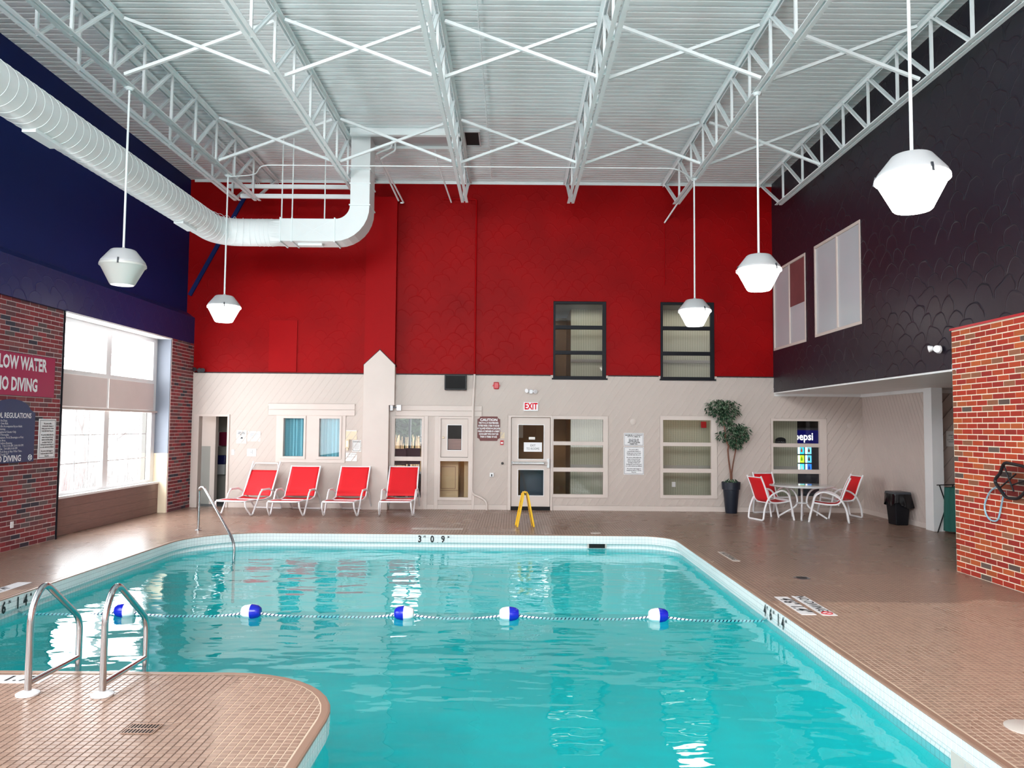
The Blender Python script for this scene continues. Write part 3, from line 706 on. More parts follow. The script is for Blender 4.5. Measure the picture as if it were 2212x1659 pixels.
# exit door
cs = wall('trim_24', B, (-.1, .97, 0, 2.28), [(-.03, .925, -.01, 2.235)], 'cream_trim', -.1, .045); bevel(cs, .004)
def exit_door(d):
    l = wall('leaf', B, (-.02, .915, .085, 2.225), [(.15, .76, .35, .965), (.15, .76, 1.23, 2.05)], 'cream_trim', -.045, 0, parent=d); bevel(l, .003)
    for a in ((.35, .965), (1.23, 2.05)):
        MB().prism([(.14, a[0] - .01), (.77, a[0] - .01), (.77, a[1] + .01), (.14, a[1] + .01)], B, -.025, -.019).build('pane', 'glass', d)
        wall('glazing_bead', B, (.135, .775, a[0] - .015, a[1] + .015), [(.15, .76, a[0], a[1])], 'white_paint', 0, .012, parent=d)
    MB().box(-.03, .925, 18.66, 18.76, 0, .085).build('threshold', 'black', d)
    pb = MB().bar((-.01, 18.62, 1.13), (.78, 18.62, 1.13), .05, .062).build('push_bar', 'chrome', d); bevel(pb, .012)
    MB().box(.84, .9, 18.62, 18.7, 1.02, 1.24).build('latch_case', 'chrome', pb); MB().bar((.76, 18.63, 1.13), (.86, 18.63, 1.13), .05, .09).build('latch_head', 'chrome_bright', pb)
    MB().box(-.015, .02, 18.63, 18.7, 1.09, 1.17).build('end_bracket', 'chrome', pb)
door_leaf('door_2', exit_door)
# left doorway to the washrooms
struct(wall('trim_25', B, (-7.74, -6.87, 0, 2.245), [(-7.61, -6.92, -.01, 2.195)], 'cream_trim', -.18, .03))
# big window in the bay on the left
M['spandrel'] = paint('spandrel_paint', (226, 212, 208), .5); W = mapXl(-8.12)
wv = bpy.data.objects.new('window_10', None); C.objects.link(wv); struct(wv)
fr = wall('frame', W, (13.36, 17.5, .66, 3.96), [(13.5, 15.30, .75, 2.25), (15.48, 17.3, .75, 2.25), (13.5, 15.30, 2.98, 3.84), (15.48, 17.3, 2.98, 3.84)], 'white_paint', -.1, 0, parent=wv)
for r in ((13.5, 15.3), (15.48, 17.3)):
    for z in ((.75, 2.25), (2.98, 3.84)): MB().prism([(r[0], z[0]), (r[1], z[0]), (r[1], z[1]), (r[0], z[1])], W, -.06, -.055).build('pane', 'glass', wv)
    pn = MB().prism([(r[0] - .06, 2.31), (r[1] + .04, 2.31), (r[1] + .04, 2.90), (r[0] - .06, 2.90)], W, .001, .012).build('spandrel_panel', 'spandrel', wv); bevel(pn, .003)
    # muntins of the lower sashes
    for k in range(1, 4):
        y = r[0] + (r[1] - r[0]) * k / 4; MB().prism([(y - .008, .75), (y + .008, .75), (y + .008, 2.25), (y - .008, 2.25)], W, -.07, -.05).build('muntin', 'white_paint', wv)
    for z in (1.25, 1.78): MB().prism([(r[0], z - .008), (r[1], z - .008), (r[1], z + .008), (r[0], z + .008)], W, -.068, -.052).build('muntin', 'white_paint', wv)
MB().prism([(13.36, 2.25), (17.5, 2.25), (17.5, 2.29), (13.36, 2.29)], W, .0, .05).build('transom_rail', 'alcove_paint', wv)
struct(MB().box(-8.12, -7.98, 13.36, 17.5, .66, .70).build('trim_26', 'white_paint'))
bay = wall('wall_left_bay', mapXl(-8.02), (13.35, 17.5, 0, .66), [], 'dark_grey', -.12, 0)
y = 13.36; k = 0
for row, (z0, z1) in enumerate(((.005, .165), (.168, .33), (.333, .495), (.498, .66))):
    y = 13.36 - (row % 2) * .45
    while y < 17.5:
        a, c = max(13.36, y), min(17.5, y + .9)
        if c - a > .02: MB().box(-8.02, -8.0, a + .001, c - .001, z0, z1).build('panel', 'walnut', bay)
        y += .9
struct(MB().box(-8.2, -7.81, 17.47, 17.5, 1.34, 3.95).build('trim_27', 'dark_grey')); M['slate'] = paint('slate_paint', (110, 116, 128), .5)
bpy.data.objects['trim_27'].data.materials[0] = M['slate']
struct(MB().box(-8.2, -7.81, 17.47, 17.5, 0, 1.34).build('trim_28', 'paper_old'))
struct(MB().box(-8.2, -7.84, 13.35, 13.375, 0, 3.96).build('trim_29', 'black_frame'))
struct(MB().box(-8.2, -7.80, 13.36, 17.48, 3.93, 3.96).build('trim_30', 'white_paint'))
struct(MB().box(-8.6, -8.12, 13.3, 17.55, .6, .66).build('trim_31', 'white_paint'))
# sliding windows high in the dark wall
R = mapXr(6.35)
for k, (y0, y1, ym, z0, z1) in enumerate(((16.57, 18.62, 17.56, 3.9, 5.85), (13.92, 16.07, 14.96, 3.93, 5.86))):
    wd = window('window_%d' % (11 + k), R, (y0, y1, z0, z1), [(y0 + .05, ym - .02, z0 + .06, z1 - .06), (ym + .02, y1 - .05, z0 + .06, z1 - .06)], 'alcove_paint', .012, -.1, 'frost_pane', -.02)
    if k == 0: MB().prism([(y0 + .055, 4.80), (ym - .025, 4.80), (ym - .025, z1 - .065), (y0 + .055, z1 - .065)], R, -.015, -.008).build('upper_panel', 'brown_board', wd)

# ------------------------------------------------------------------ rooms seen through the back windows
def room(nm, x0, x1, z0, z1, ochre=True):
    struct(MB().box(x0 - .15, x1, 18.9, 22.0, z0 - .08, z0).build('floor_' + nm, 'dark_grey')); struct(MB().box(x0 - .15, x1, 18.9, 22.0, z1, z1 + .08).build('ceiling_' + nm, 'grey_wall'))
    struct(MB().box(x0 - .15, x0, 18.9, 22, z0, z1).build('wall_%s_left' % nm, 'ochre'))
    return
for nm, z0, z1, rail in (('corridor', 0., 2.95, 1.02), ('landing', 3.05, 5.08, 3.74)):
    struct(MB().box(-.3, 9.4, 18.9, 22.0, z0 - .08, z0 - .002).build('floor_' + nm, 'dark_grey')); struct(MB().box(-.3, 9.4, 18.9, 22.0, z1, z1 + .08).build('ceiling_' + nm, 'grey_wall'))
    struct(MB().box(-.3, -.15, 18.9, 22, z0, z1).build('wall_%s_left' % nm, 'ochre')); struct(MB().box(-.3, 1.5, 21.6, 21.7, z0, z1).build('wall_%s_end' % nm, 'ochre'))
    struct(MB().box(1.5, 7.36 if z0 < 1 else 9.3, 19.9, 20.0, z0, z1).build('wall_%s_back' % nm, 'wallpaper')); struct(MB().box(1.5, 1.6, 20.0, 21.6, z0, z1).build('wall_%s_side' % nm, 'ochre'))
    struct(bevel(MB().box(1.5, 7.36 if z0 < 1 else 9.3, 19.87, 19.9, rail - .05, rail + .03).build('trim_%d' % (32 + (z0 > 1)), 'grey_wall')))
    struct(MB().box(9.3, 9.4, 18.9, 22, z0, z1).build('wall_%s_right' % nm, 'black'))
    area(nm + '_light', (3.6, 19.4, z1 - .03), (0, 0, 0), 5.0, .3, 15 if z0 < 1 else 15, (1, .9, .72)); area(nm + '_end_light', (.7, 20.6, z1 - .03), (0, 0, 0), .4, .8, 1.2, (1, .8, .5))
struct(MB().box(7.36, 9.4, 21.9, 22.0, 0, 2.95).build('wall_vending_recess', 'black'))
# washroom passage
struct(MB().box(-9.0, -6.3, 18.9, 21.2, -.05, -.002).build('floor_washroom', 'dark_grey')); struct(MB().box(-9.0, -6.3, 18.9, 21.2, 2.4, 2.5).build('ceiling_washroom', 'grey_wall'))
struct(MB().box(-9.0, -7.52, 19.5, 19.6, 0, 2.4).build('wall_washroom', 'alcove_paint')); struct(MB().box(-7.62, -7.50, 19.46, 19.64, 0, 2.4).build('trim_34', 'alcove_paint'))
struct(MB().box(-9, -7.62, 19.48, 19.5, .0, 1.45).build('wall_washroom_dado', 'grey_wall')); struct(MB().box(-9.0, -6.3, 20.5, 20.6, 0, 2.4).build('wall_washroom_back', 'grey_wall')); struct(MB().box(-9.1, -9.0, 18.9, 20.6, 0, 2.5).build('wall_washroom_left', 'grey_wall'))
struct(MB().box(-6.75, -6.65, 18.9, 20.6, 0, 2.4).build('wall_washroom_right', 'grey_wall'))
area('washroom_light', (-7.6, 19.1, 2.36), (0, 0, 0), .6, .3, 1.6, (1, .95, .88)); area('washroom_light_inner', (-7.1, 20.0, 2.36), (0, 0, 0), .4, .4, .6, (1, .95, .88))
# service cupboard behind the small door, and the room behind the narrow window
struct(MB().box(-1.95, -.8, 20.0, 20.1, 0, 2.6).build('wall_service_back', 'ochre')); struct(MB().box(-1.95, -.8, 18.9, 20.1, -.05, -.002).build('floor_service', 'dark_grey'))
struct(MB().box(-1.98, -1.9, 18.9, 20.1, 0, 2.6).build('wall_service_left', 'ochre')); struct(MB().box(-.82, -.78, 18.9, 20.1, 0, 2.6).build('wall_service_right', 'ochre')); struct(MB().box(-1.98, -.78, 18.9, 20.1, 2.5, 2.6).build('ceiling_service', 'ochre'))
area('service_light', (-1.4, 19.3, 2.45), (0, 0, 0), .6, .4, 16, (1, .85, .6))
struct(MB().box(-3.6, -2.0, 18.9, 23.0, -.05, -.002).build('floor_lounge', 'dark_grey')); struct(MB().box(-3.6, -2.0, 18.9, 21.2, 2.5, 2.6).build('ceiling_lounge', 'grey_wall'))
struct(MB().box(-3.7, -3.6, 18.9, 21.2, 0, 2.6).build('wall_lounge_left', 'grey_wall')); struct(MB().box(-2.06, -1.99, 18.9, 21.2, 0, 2.6).build('wall_lounge_right', 'grey_wall'))
window('window_13', mapY(21.2), (-3.6, -2.06, .5, 2.55), [(-3.5, -2.86, .75, 2.42), (-2.80, -2.14, .75, 2.42)], 'dark_grey', .03); struct(MB().box(-3.6, -2.06, 21.2, 21.3, 0, .55).build('wall_lounge_back', 'black'))

# ------------------------------------------------------------------ roof joists and bridging
JX = [(-6.30, 'white roof joist nearest the blue wall'), (-5.84, 'second white roof joist, carrying the two lamps by the blue wall'), (-3.48, 'third white roof joist, just beside the vertical duct'),
      (-1.13, 'fourth white roof joist, passing beside the black ceiling hatch'), (1.28, 'fifth white roof joist, over the exit door window'), (3.68, 'sixth white roof joist, carrying the lamps near the dark wall'), (6.0, 'last white roof joist, running along the dark wall')]
chT = MB().box(-.075, -.02, -5.9, 18.62, 7.975, 7.985).box(-.03, -.02, -5.9, 18.62, 7.93, 7.98); chB = MB().box(-.075, -.018, -5.5, 17.22, 7.085, 7.095).box(-.026, -.018, -5.5, 17.22, 7.09, 7.14)
def mirror(b):
    n = MB(); n.v = [(-x, y, z) for x, y, z in b.v]; n.f = [tuple(reversed(f)) for f in b.f]; return n
chT = MB().prism([(-.08, 7.99), (-.02, 7.99), (-.02, 7.92), (-.03, 7.92), (-.03, 7.98), (-.08, 7.98)], lambda u, v, d: (u, d, v), -5.9, 18.62)
chB = MB().prism([(-.08, 7.085), (-.018, 7.085), (-.018, 7.15), (-.028, 7.15), (-.028, 7.097), (-.08, 7.097)], lambda u, v, d: (u, d, v), -5.5, 17.22)
mT = [chT.mesh('chord', 'white_steel'), mirror(chT).mesh('chord', 'white_steel')]; mBm = [chB.mesh('chord', 'white_steel'), mirror(chB).mesh('chord', 'white_steel')]
VY = [16.9, 15.75] + [14.75 - .985 * k for k in range(21)]
vme = MB().bar((0, 0, 7.1), (0, 0, 7.97), .038, .038, (0, 1, 0)).mesh('web_vertical', 'white_steel')
dgs = {}
def diag(dy, z0=7.11, z1=7.96):
    k = round(dy, 3)
    if k not in dgs: dgs[k] = MB().prism([(-.036, -.02), (.036, -.02), (.036, .02), (.028, .02), (.028, -.012), (-.028, -.012), (-.028, .02), (-.036, .02)],
        lambda u, v, d: tuple(Vector((u, 0, z0)) + Vector((0, dy, z1 - z0)) * d + Vector((0, 0, v))), 0, 1).mesh('web_diagonal', 'white_steel')
    return dgs[k]
for x, lab in JX:
    t = thing('roof_joist', lab, 'joist', (x, 0, 0), 0, 'open-web roof joists')
    for m in mT: link('top_chord', m, t)
    for m in mBm: link('bottom_chord', m, t)
    link('web_diagonal', diag(1.35), t, (0, 17.12, 0))
    for i, yy in enumerate(VY):
        link('web_vertical', vme, t, (0, yy, 0))
        if i + 1 < len(VY) and VY[i + 1] > -5: link('web_diagonal', diag(VY[i] - VY[i + 1] - .06), t, (0, VY[i + 1] + .02, 0))
    link('seat_end', diag(.02, 7.93, 8.03), t, (0, 18.5, 0))
nth = ['first', 'second', 'third', 'fourth', 'fifth', 'sixth', 'last']
for i in range(1, 6):
    xa, xb = JX[i][0], JX[i + 1][0]
    for yy, rn in ((14.63, 'far'), (10.98, 'near'), (7.33, '')):
        if not rn: continue
        for s_ in (0, 1):
            za, zb = (7.95, 7.13) if s_ == 0 else (7.13, 7.95)
            o = MB().bar((xa + .09, yy + s_ * .05, za), (xb - .09, yy + s_ * .05, zb), .045, .045, (0, 1, 0)).build('cross_brace', 'white_steel')
            tag(o, 'white brace between %s and %s joists, high on its %s side, %s row' % (nth[i], nth[i + 1], 'blue wall' if s_ == 0 else 'dark wall', rn), 'brace', 'cross braces between roof joists')
# ------------------------------------------------------------------ air duct
t = thing('air_duct', 'large white spiral air duct along the blue wall turning up to the ceiling', 'duct', (-6.2, 15.9, 6.02))
path = fillet([(0, -21, 0), (0, 0, 0), (1.15, 0, 0)], .85, 12); path = [(p.x, p.y, p.z) for p in path]
pts = []; seamL = []
for i in range(len(path) - 1):
    a, c = Vector(path[i]), Vector(path[i + 1]); n = max(1, int((c - a).length / .5)); pts += [a + (c - a) * k / n for k in range(n)]
pts.append(Vector(path[-1])); MB().tube(pts, .284, 40).build('round_duct', 'duct_white', t, True)
seam = MB().tube([(.285 * cos(a * pi / 18), 0, .285 * sin(a * pi / 18)) for a in range(36)], .004, 5, True).mesh('seam', 'white_steel', True)
yy = -.95
k = 0
while yy > -13.5:
    link('seam', seam, t, M4=Matrix.Translation((0, yy, 0)) @ Matrix.Rotation(radians(7), 4, 'Z')); yy -= .17 if k % 14 else .2; k += 1
for a in (8, 20, 32, 44, 56, 68, 80):
    r = .85; c = Vector((r, -r, 0)); p = c + Vector((-cos(radians(a)), sin(radians(a)), 0)) * r; link('seam', seam, t, M4=Matrix.Translation(p) @ Matrix.Rotation(-radians(a), 4, 'Z'))
for xx in (.86, .95, 1.04, 1.13): link('seam', seam, t, M4=Matrix.Translation((xx, 0, 0)) @ Matrix.Rotation(radians(90), 4, 'Z'))
def rect_sec(c, ax, hz, hy): return [tuple(Vector(c) + Vector(ax) * a * hz + Vector((0, 1, 0)) * d * hy) for a, d in ((-1, -1), (1, -1), (1, 1), (-1, 1))]
# transition, straight box, elbow, riser
n = 32; ring = [(1.15, .284 * cos(2 * pi * (k + .5) / n), .284 * sin(2 * pi * (k + .5) / n)) for k in range(n)]
sq = []
for k in range(n):
    a = 2 * pi * (k + .5) / n; m = max(abs(cos(a)), abs(sin(a))); sq.append((1.38, .275 * cos(a) / m, .235 * sin(a) / m))
MB().add(ring + sq, [(i, (i + 1) % n, n + (i + 1) % n, n + i) for i in range(n)]).build('transition', 'duct_white', t, False)
bx = MB().box(1.38, 2.50, -.275, .275, -.235, .235).build('box_duct', 'duct_white', t); bevel(bx, .006)
b = MB(); secs = []
for k in range(9):
    a = pi / 2 * k / 8; c = Vector((2.50 + sin(a) * .51, 0, .51 - cos(a) * .51)); hw_ = .235 - .035 * k / 8; rad = Vector((sin(a), 0, -cos(a))); secs.append([tuple(c + rad * s_ * hw_ + Vector((0, d * .275, 0))) for s_, d in ((-1, -1), (1, -1), (1, 1), (-1, 1))])
b.add([p for s_ in secs for p in s_], [(i * 4 + j, i * 4 + (j + 1) % 4, (i + 1) * 4 + (j + 1) % 4, (i + 1) * 4 + j) for i in range(8) for j in range(4)]).build('elbow', 'duct_white', t)
rs = MB().box(2.81, 3.21, -.275, .275, .51, 2.03).build('riser', 'duct_white', t); bevel(rs, .006)
for z in (.53, .98, 1.28): wall('flange', lambda u, v, d, z=z: (u, v, z + d), (2.79, 3.23, -.295, .295), [(2.811, 3.209, -.274, .274)], 'white_steel', -.012, .012, parent=t)
for xx in (1.38, 1.62, 2.50): wall('flange', lambda u, v, d, xx=xx: (xx + d, u, v), (-.295, .295, -.255, .255), [(-.274, .274, -.234, .234)], 'white_steel', -.012, .012, parent=t)
# crossed stiffening creases on the box face
for a, c in (((1.64, -.22), (2.48, .22)), ((1.64, .22), (2.48, -.22))): MB().bar((a[0], -.277, a[1]), (c[0], -.277, c[1]), .006, .006, (0, 1, 0)).build('crease', 'white_steel', t)
for (cx, cy, L_, rz_) in ((1.95, 0, .5, 0), (0, -1.6, .6, pi / 2), (0, -6.0, .6, pi / 2)):
    g = MB().box(-L_ / 2, L_ / 2, -.09, .09, -.03, .02).build('air_outlet', 'white_steel', t); g.location = (cx, cy, -.25 if rz_ == 0 else -.285); g.rotation_euler = (0, 0, rz_)
# hangers
for k, (x, w_) in enumerate(((-4.88, 'the round end of the duct'), (-4.66, 'the middle of the box duct'), (-3.98, 'the duct elbow'))):
    o = MB().tube([(x, 15.9, 6.31 if k == 0 else 6.28), (x, 15.9, 8.04)], .014, 6).build('hanger_rod', 'white_steel'); tag(o, 'thin white hanger rod holding up %s' % w_, 'rod', 'duct hanger rods')
for k, (x0, z) in enumerate(((-6.42, 7.35), (-6.15, 7.13))):
    o = MB().box(x0, -3.60, 16.97, 17.03, z - .045, z + .045).build('support_beam', 'white_steel'); tag(o, '%s of two white steel beams before the top of the red wall' % ('upper' if k == 0 else 'lower'), 'beam', 'steel beams by the riser')
# ceiling curb, hatch, pipes
t = thing('roof_curb', 'pale recessed roof curb opening beside the duct riser', 'roof opening', (-2.2, 15.75, 8.0))
MB().box(-1.15, 1.08, -.46, -.36, -.10, .06).build('curb_side', 'white_steel', t); MB().box(-1.15, 1.08, .42, .5, -.06, .06).build('curb_side', 'white_steel', t)
MB().box(-1.15, 1.08, -.36, .42, -.0, .03).build('curb_panel', 'lamp_cap', t)
t = thing('ceiling_hatch', 'small black square hatch hole in the white ceiling', 'hatch', (-.9, 15.75, 8.02)); MB().box(-.13, .15, -.38, .38, -.01, .02).build('opening', 'black', t)  # solid black box paints the dark inside of the hole
wall('hatch_frame', lambda u, v, d: (u, v, d), (-.16, .18, -.41, .41), [(-.13, .15, -.38, .38)], 'lamp_cap', -.03, .02, parent=t)
o = MB().tube(fillet([(-2.6, 15.9, 8.03), (-2.6, 15.9, 7.86), (-2.95, 16.1, 7.8), (-2.83, 18.5, 7.5)], .06, 4), .022, 8).build('drain_pipe', 'white_steel', None, True); tag(o, 'white pipe running down beside the duct riser to the red chase', 'pipe')
o = MB().tube(fillet([(-2.52, 15.9, 8.03), (-2.52, 15.9, 7.8), (-2.88, 16.2, 7.72), (-2.70, 18.48, 7.44), (-2.78, 18.48, 7.44)], .05, 4), .02, 8).build('drain_pipe', 'white_steel', None, True); tag(o, 'second white pipe hooking over the top of the red chase', 'pipe')
o = MB().tube(fillet([(-1.72, 16.2, 8.03), (-1.72, 16.6, 7.85), (-1.55, 18.6, 7.5)], .08, 4), .02, 8).build('drain_pipe', 'white_steel', None, True); tag(o, 'lone white pipe slanting down left of the fourth joist', 'pipe')
o = MB().tube(fillet([(-5.84, 15.45, 7.06), (-5.3, 15.45, 7.1), (-5.0, 14.9, 7.12), (3.2, 14.9, 7.12), (3.68, 15.45, 7.06)], .2, 4), .012, 6).build('ceiling_conduit', 'white_steel', None, True); tag(o, 'thin white conduit strung across below the joists between two lamps', 'conduit')
o = MB().tube([(-.55, 18.3, 7.98), (-.55, -4, 7.98)], .012, 6).build('ceiling_conduit', 'white_steel'); tag(o, 'thin grey conduit running up the ceiling beside the fourth joist', 'conduit')
o = MB().tube([(3.95, 17.9, 7.45), (3.70, 18.66, 7.05)], .02, 8).build('wall_conduit', 'white_steel'); tag(o, 'short white conduit slanting from the sixth joist to the red wall', 'conduit')
o = MB().tube([(3.7, 18.68, 7.02), (3.7, 18.68, 5.5)], .012, 6).build('wall_conduit', 'red_smooth'); tag(o, 'thin red painted conduit above the right black framed window', 'conduit')
o = MB().bar((-7.93, 18.66, 5.15), (-6.62, 18.66, 7.66), .09, .05, (0, 1, 0)).build('wall_brace', 'blue_wall'); tag(o, 'dark blue diagonal steel brace across the red wall corner', 'brace')
o = MB().tube([(-.93, 18.66, 7.60), (-.93, 18.66, 3.28)], .022, 8).tube([(-.95, 18.66, 7.6), (-1.75, 18.66, 7.6)], .018, 8).build('red_conduit', 'red_smooth'); 
bpy.data.objects.remove(o)
o = MB().tube(fillet([(-1.75, 18.66, 7.6), (-.93, 18.66, 7.6), (-.93, 18.66, 3.28)], .06, 4), .022, 8).build('wall_conduit', 'red_smooth', None, True); tag(o, 'long red painted conduit running down the middle of the red wall', 'conduit')
o = MB().tube(fillet([(-.93, 18.62, 3.27), (-.955, 18.62, 2.5), (-.965, 18.62, .38), (-.75, 18.62, .3), (-.60, 18.6, .2), (-.60, 18.6, 0)], [0, .1, .15, .1, .12, 0], 5), .028, 10).build('wall_conduit', 'cream_trim', None, True); tag(o, 'cream conduit down the wainscot bending to the floor near the exit door', 'conduit')
struct(MB().box(-5.96, -5.28, 18.675, 18.7, 3.3, 4.56).build('trim_35', 'red_smooth'))
struct(MB().prism([(-7.9, 7.98), (6.35, 7.98), (6.35, 8.04), (-7.9, 8.04)], B, 0, .02).build('trim_36', 'white_steel'))

# ------------------------------------------------------------------ pendant lamps
def lamp(x, y, label, lit, zt=7.08, drop=0.):
    t = thing('pendant_lamp', label, 'lamp', (x, y, 4.4), random.uniform(0, 1), 'pendant lamps under the joists')
    MB().lathe([(.02, .205), (.165, .20), (.18, .19), (.305, .03), (.318, .0), (.313, -.02), (.295, -.02), (.285, .0), (.02, .02)], n=40).build('cap', 'lamp_cap', t, True)
    MB().lathe([(.285, -.0), (.325, -.015), (.328, -.045), (.302, -.065), (.175, -.315), (.16, -.33), (.0, -.335)], n=40).build('lens', 'lamp_on' if lit else 'lamp_off', t, True)
    MB().tube([(0, 0, .2), (0, 0, zt - 4.4)], .016, 8).build('rod', 'white_steel' if y < 20 else 'chrome', t, True)
    MB().lathe([(.02, .24), (.04, .22), (.04, .2), (.02, .19)], n=12).build('collar', 'lamp_cap', t, True)
    MB().lathe([(.0, .05), (.06, .04), (.07, .0), (.04, -.03), (.0, -.03)], (0, 0, zt - 4.4), 12).build('ceiling_hub', 'white_steel', t, True)
    for a in (0.4, 2.5, 4.6):
        MB().bar((.315 * cos(a), .315 * sin(a), .03), (.333 * cos(a), .333 * sin(a), -.055), .022, .012).build('clip', 'dark_grey', t)
lamp(-5.86, 11.4, 'unlit white pendant lamp hanging before the blue wall', False)
lamp(-5.86, 15.45, 'lit pendant lamp hanging before the left end of the red wall', True)
lamp(3.67, 15.45, 'lit pendant lamp hanging in front of the right black framed window', True)
lamp(3.67, 11.4, 'lit pendant lamp hanging before the corner of red and dark walls', True)
lamp(3.76, 7.15, 'largest lit pendant lamp, nearest the camera before the dark wall', True)

# ------------------------------------------------------------------ ladder, handrail
t = thing('pool_ladder', 'polished steel pool ladder with two hooped rails on the tiled platform', 'ladder', (-3.275, 5.77, 0))
for sx in (-.275, .275):
    pth = fillet([(sx, 0, -.02), (sx, 0, .62), (sx, .14, .80), (sx, .66, .40), (sx, .66, -1.0)], [0, .2, .16, .1, 0], 6)
    r = MB().tube(pth, .0245, 14).build('rail', 'chrome', t, True)
    MB().tube([(sx, .02, .085), (sx, .655, .085)], .021, 12).build('lower_bar', 'chrome_bright', t, True)
    MB().lathe([(.078, 0), (.08, .012), (.06, .022), (.03, .03), (.0, .03)], (sx, 0, .004), 22).build('flange', 'sign_white', t, True)
for z in (-.42, -.7, -.98): MB().box(-.275, .275, .62, .7, z - .015, z + .015).build('step', 'sign_white', t)
t = thing('handrail', 'steel handrail sloping from the deck into the far pool corner', 'handrail', (-5.91, 14.62, 0))
d = Vector((1.06, -1.04, 0)); MB().tube(fillet([(0, 0, 0), (0, 0, .80), tuple(d * .12 + Vector((0, 0, .83))), tuple(d * .93 + Vector((0, 0, .02))), tuple(d * 1.0 + Vector((0, 0, -.12))), tuple(d * 1.0 + Vector((0, 0, -1.1)))], [0, .14, .1, .12, .1, 0], 6), .0245, 12).build('rail', 'chrome', t, True)
MB().lathe([(.06, 0), (.06, .01), (.03, .025), (.0, .025)], (0, 0, .003), 18).build('flange', 'chrome', t, True)

# ------------------------------------------------------------------ rope and floats
fx = [-4.56, -3.07, -1.26, -.02, 1.74]; pts = []
ry = lambda x: 9.22 + .02 * sin(x * 2)
x = -5.78
while x <= 2.99:
    d = min(abs(x - f) for f in fx); pts.append((x, ry(x), WZ - .012 + .05 * max(0, 1 - d / .45) ** 1.3)); x += .06
o = MB().tube(pts, .013, 8).build('safety_rope', 'rope', None, True); tag(o, 'blue and white twisted safety rope floating across the pool', 'rope')
for i, (f, bl) in enumerate(zip(fx, (1, 0, 1, 0, 0))):
    t = thing('rope_float', ['blue and white float nearest the ladder, half behind its rail', 'blue and white float in front of the sloping handrail', 'blue and white float in front of the red loungers, near the middle', 'blue and white float nearest below the yellow floor sign', 'blue and white float nearest the right pool edge'][i], 'float', (f, ry(f), WZ + .045), random.uniform(-.06, .06), 'rope floats in the pool')
    pr = [(.03, -.115), (.05, -.11), (.072, -.08), (.082, -.03), (.084, 0), ]
    b = MB().lathe(pr, n=20); b.v = [(z, y, x) for x, y, z in b.v]; b.build('float_half', 'buoy_blue' if bl else 'buoy_white', t, True)
    b = MB().lathe([(r, -z) for r, z in reversed(pr)], n=20); b.v = [(z, y, x) for x, y, z in b.v]; b.build('float_half', 'buoy_white' if bl else 'buoy_blue', t, True)
for x, y, w_ in ((-5.83, 9.22, 'left'), (3.03, 9.22, 'right')):
    o = MB().tube([(x, y, WZ + .02), (x + (.06 if x < 0 else -.06), y, WZ)], .014, 8).build('rope_anchor', 'chrome_bright', None, True); tag(o, 'small steel rope anchor on the %s pool wall' % w_, 'anchor')

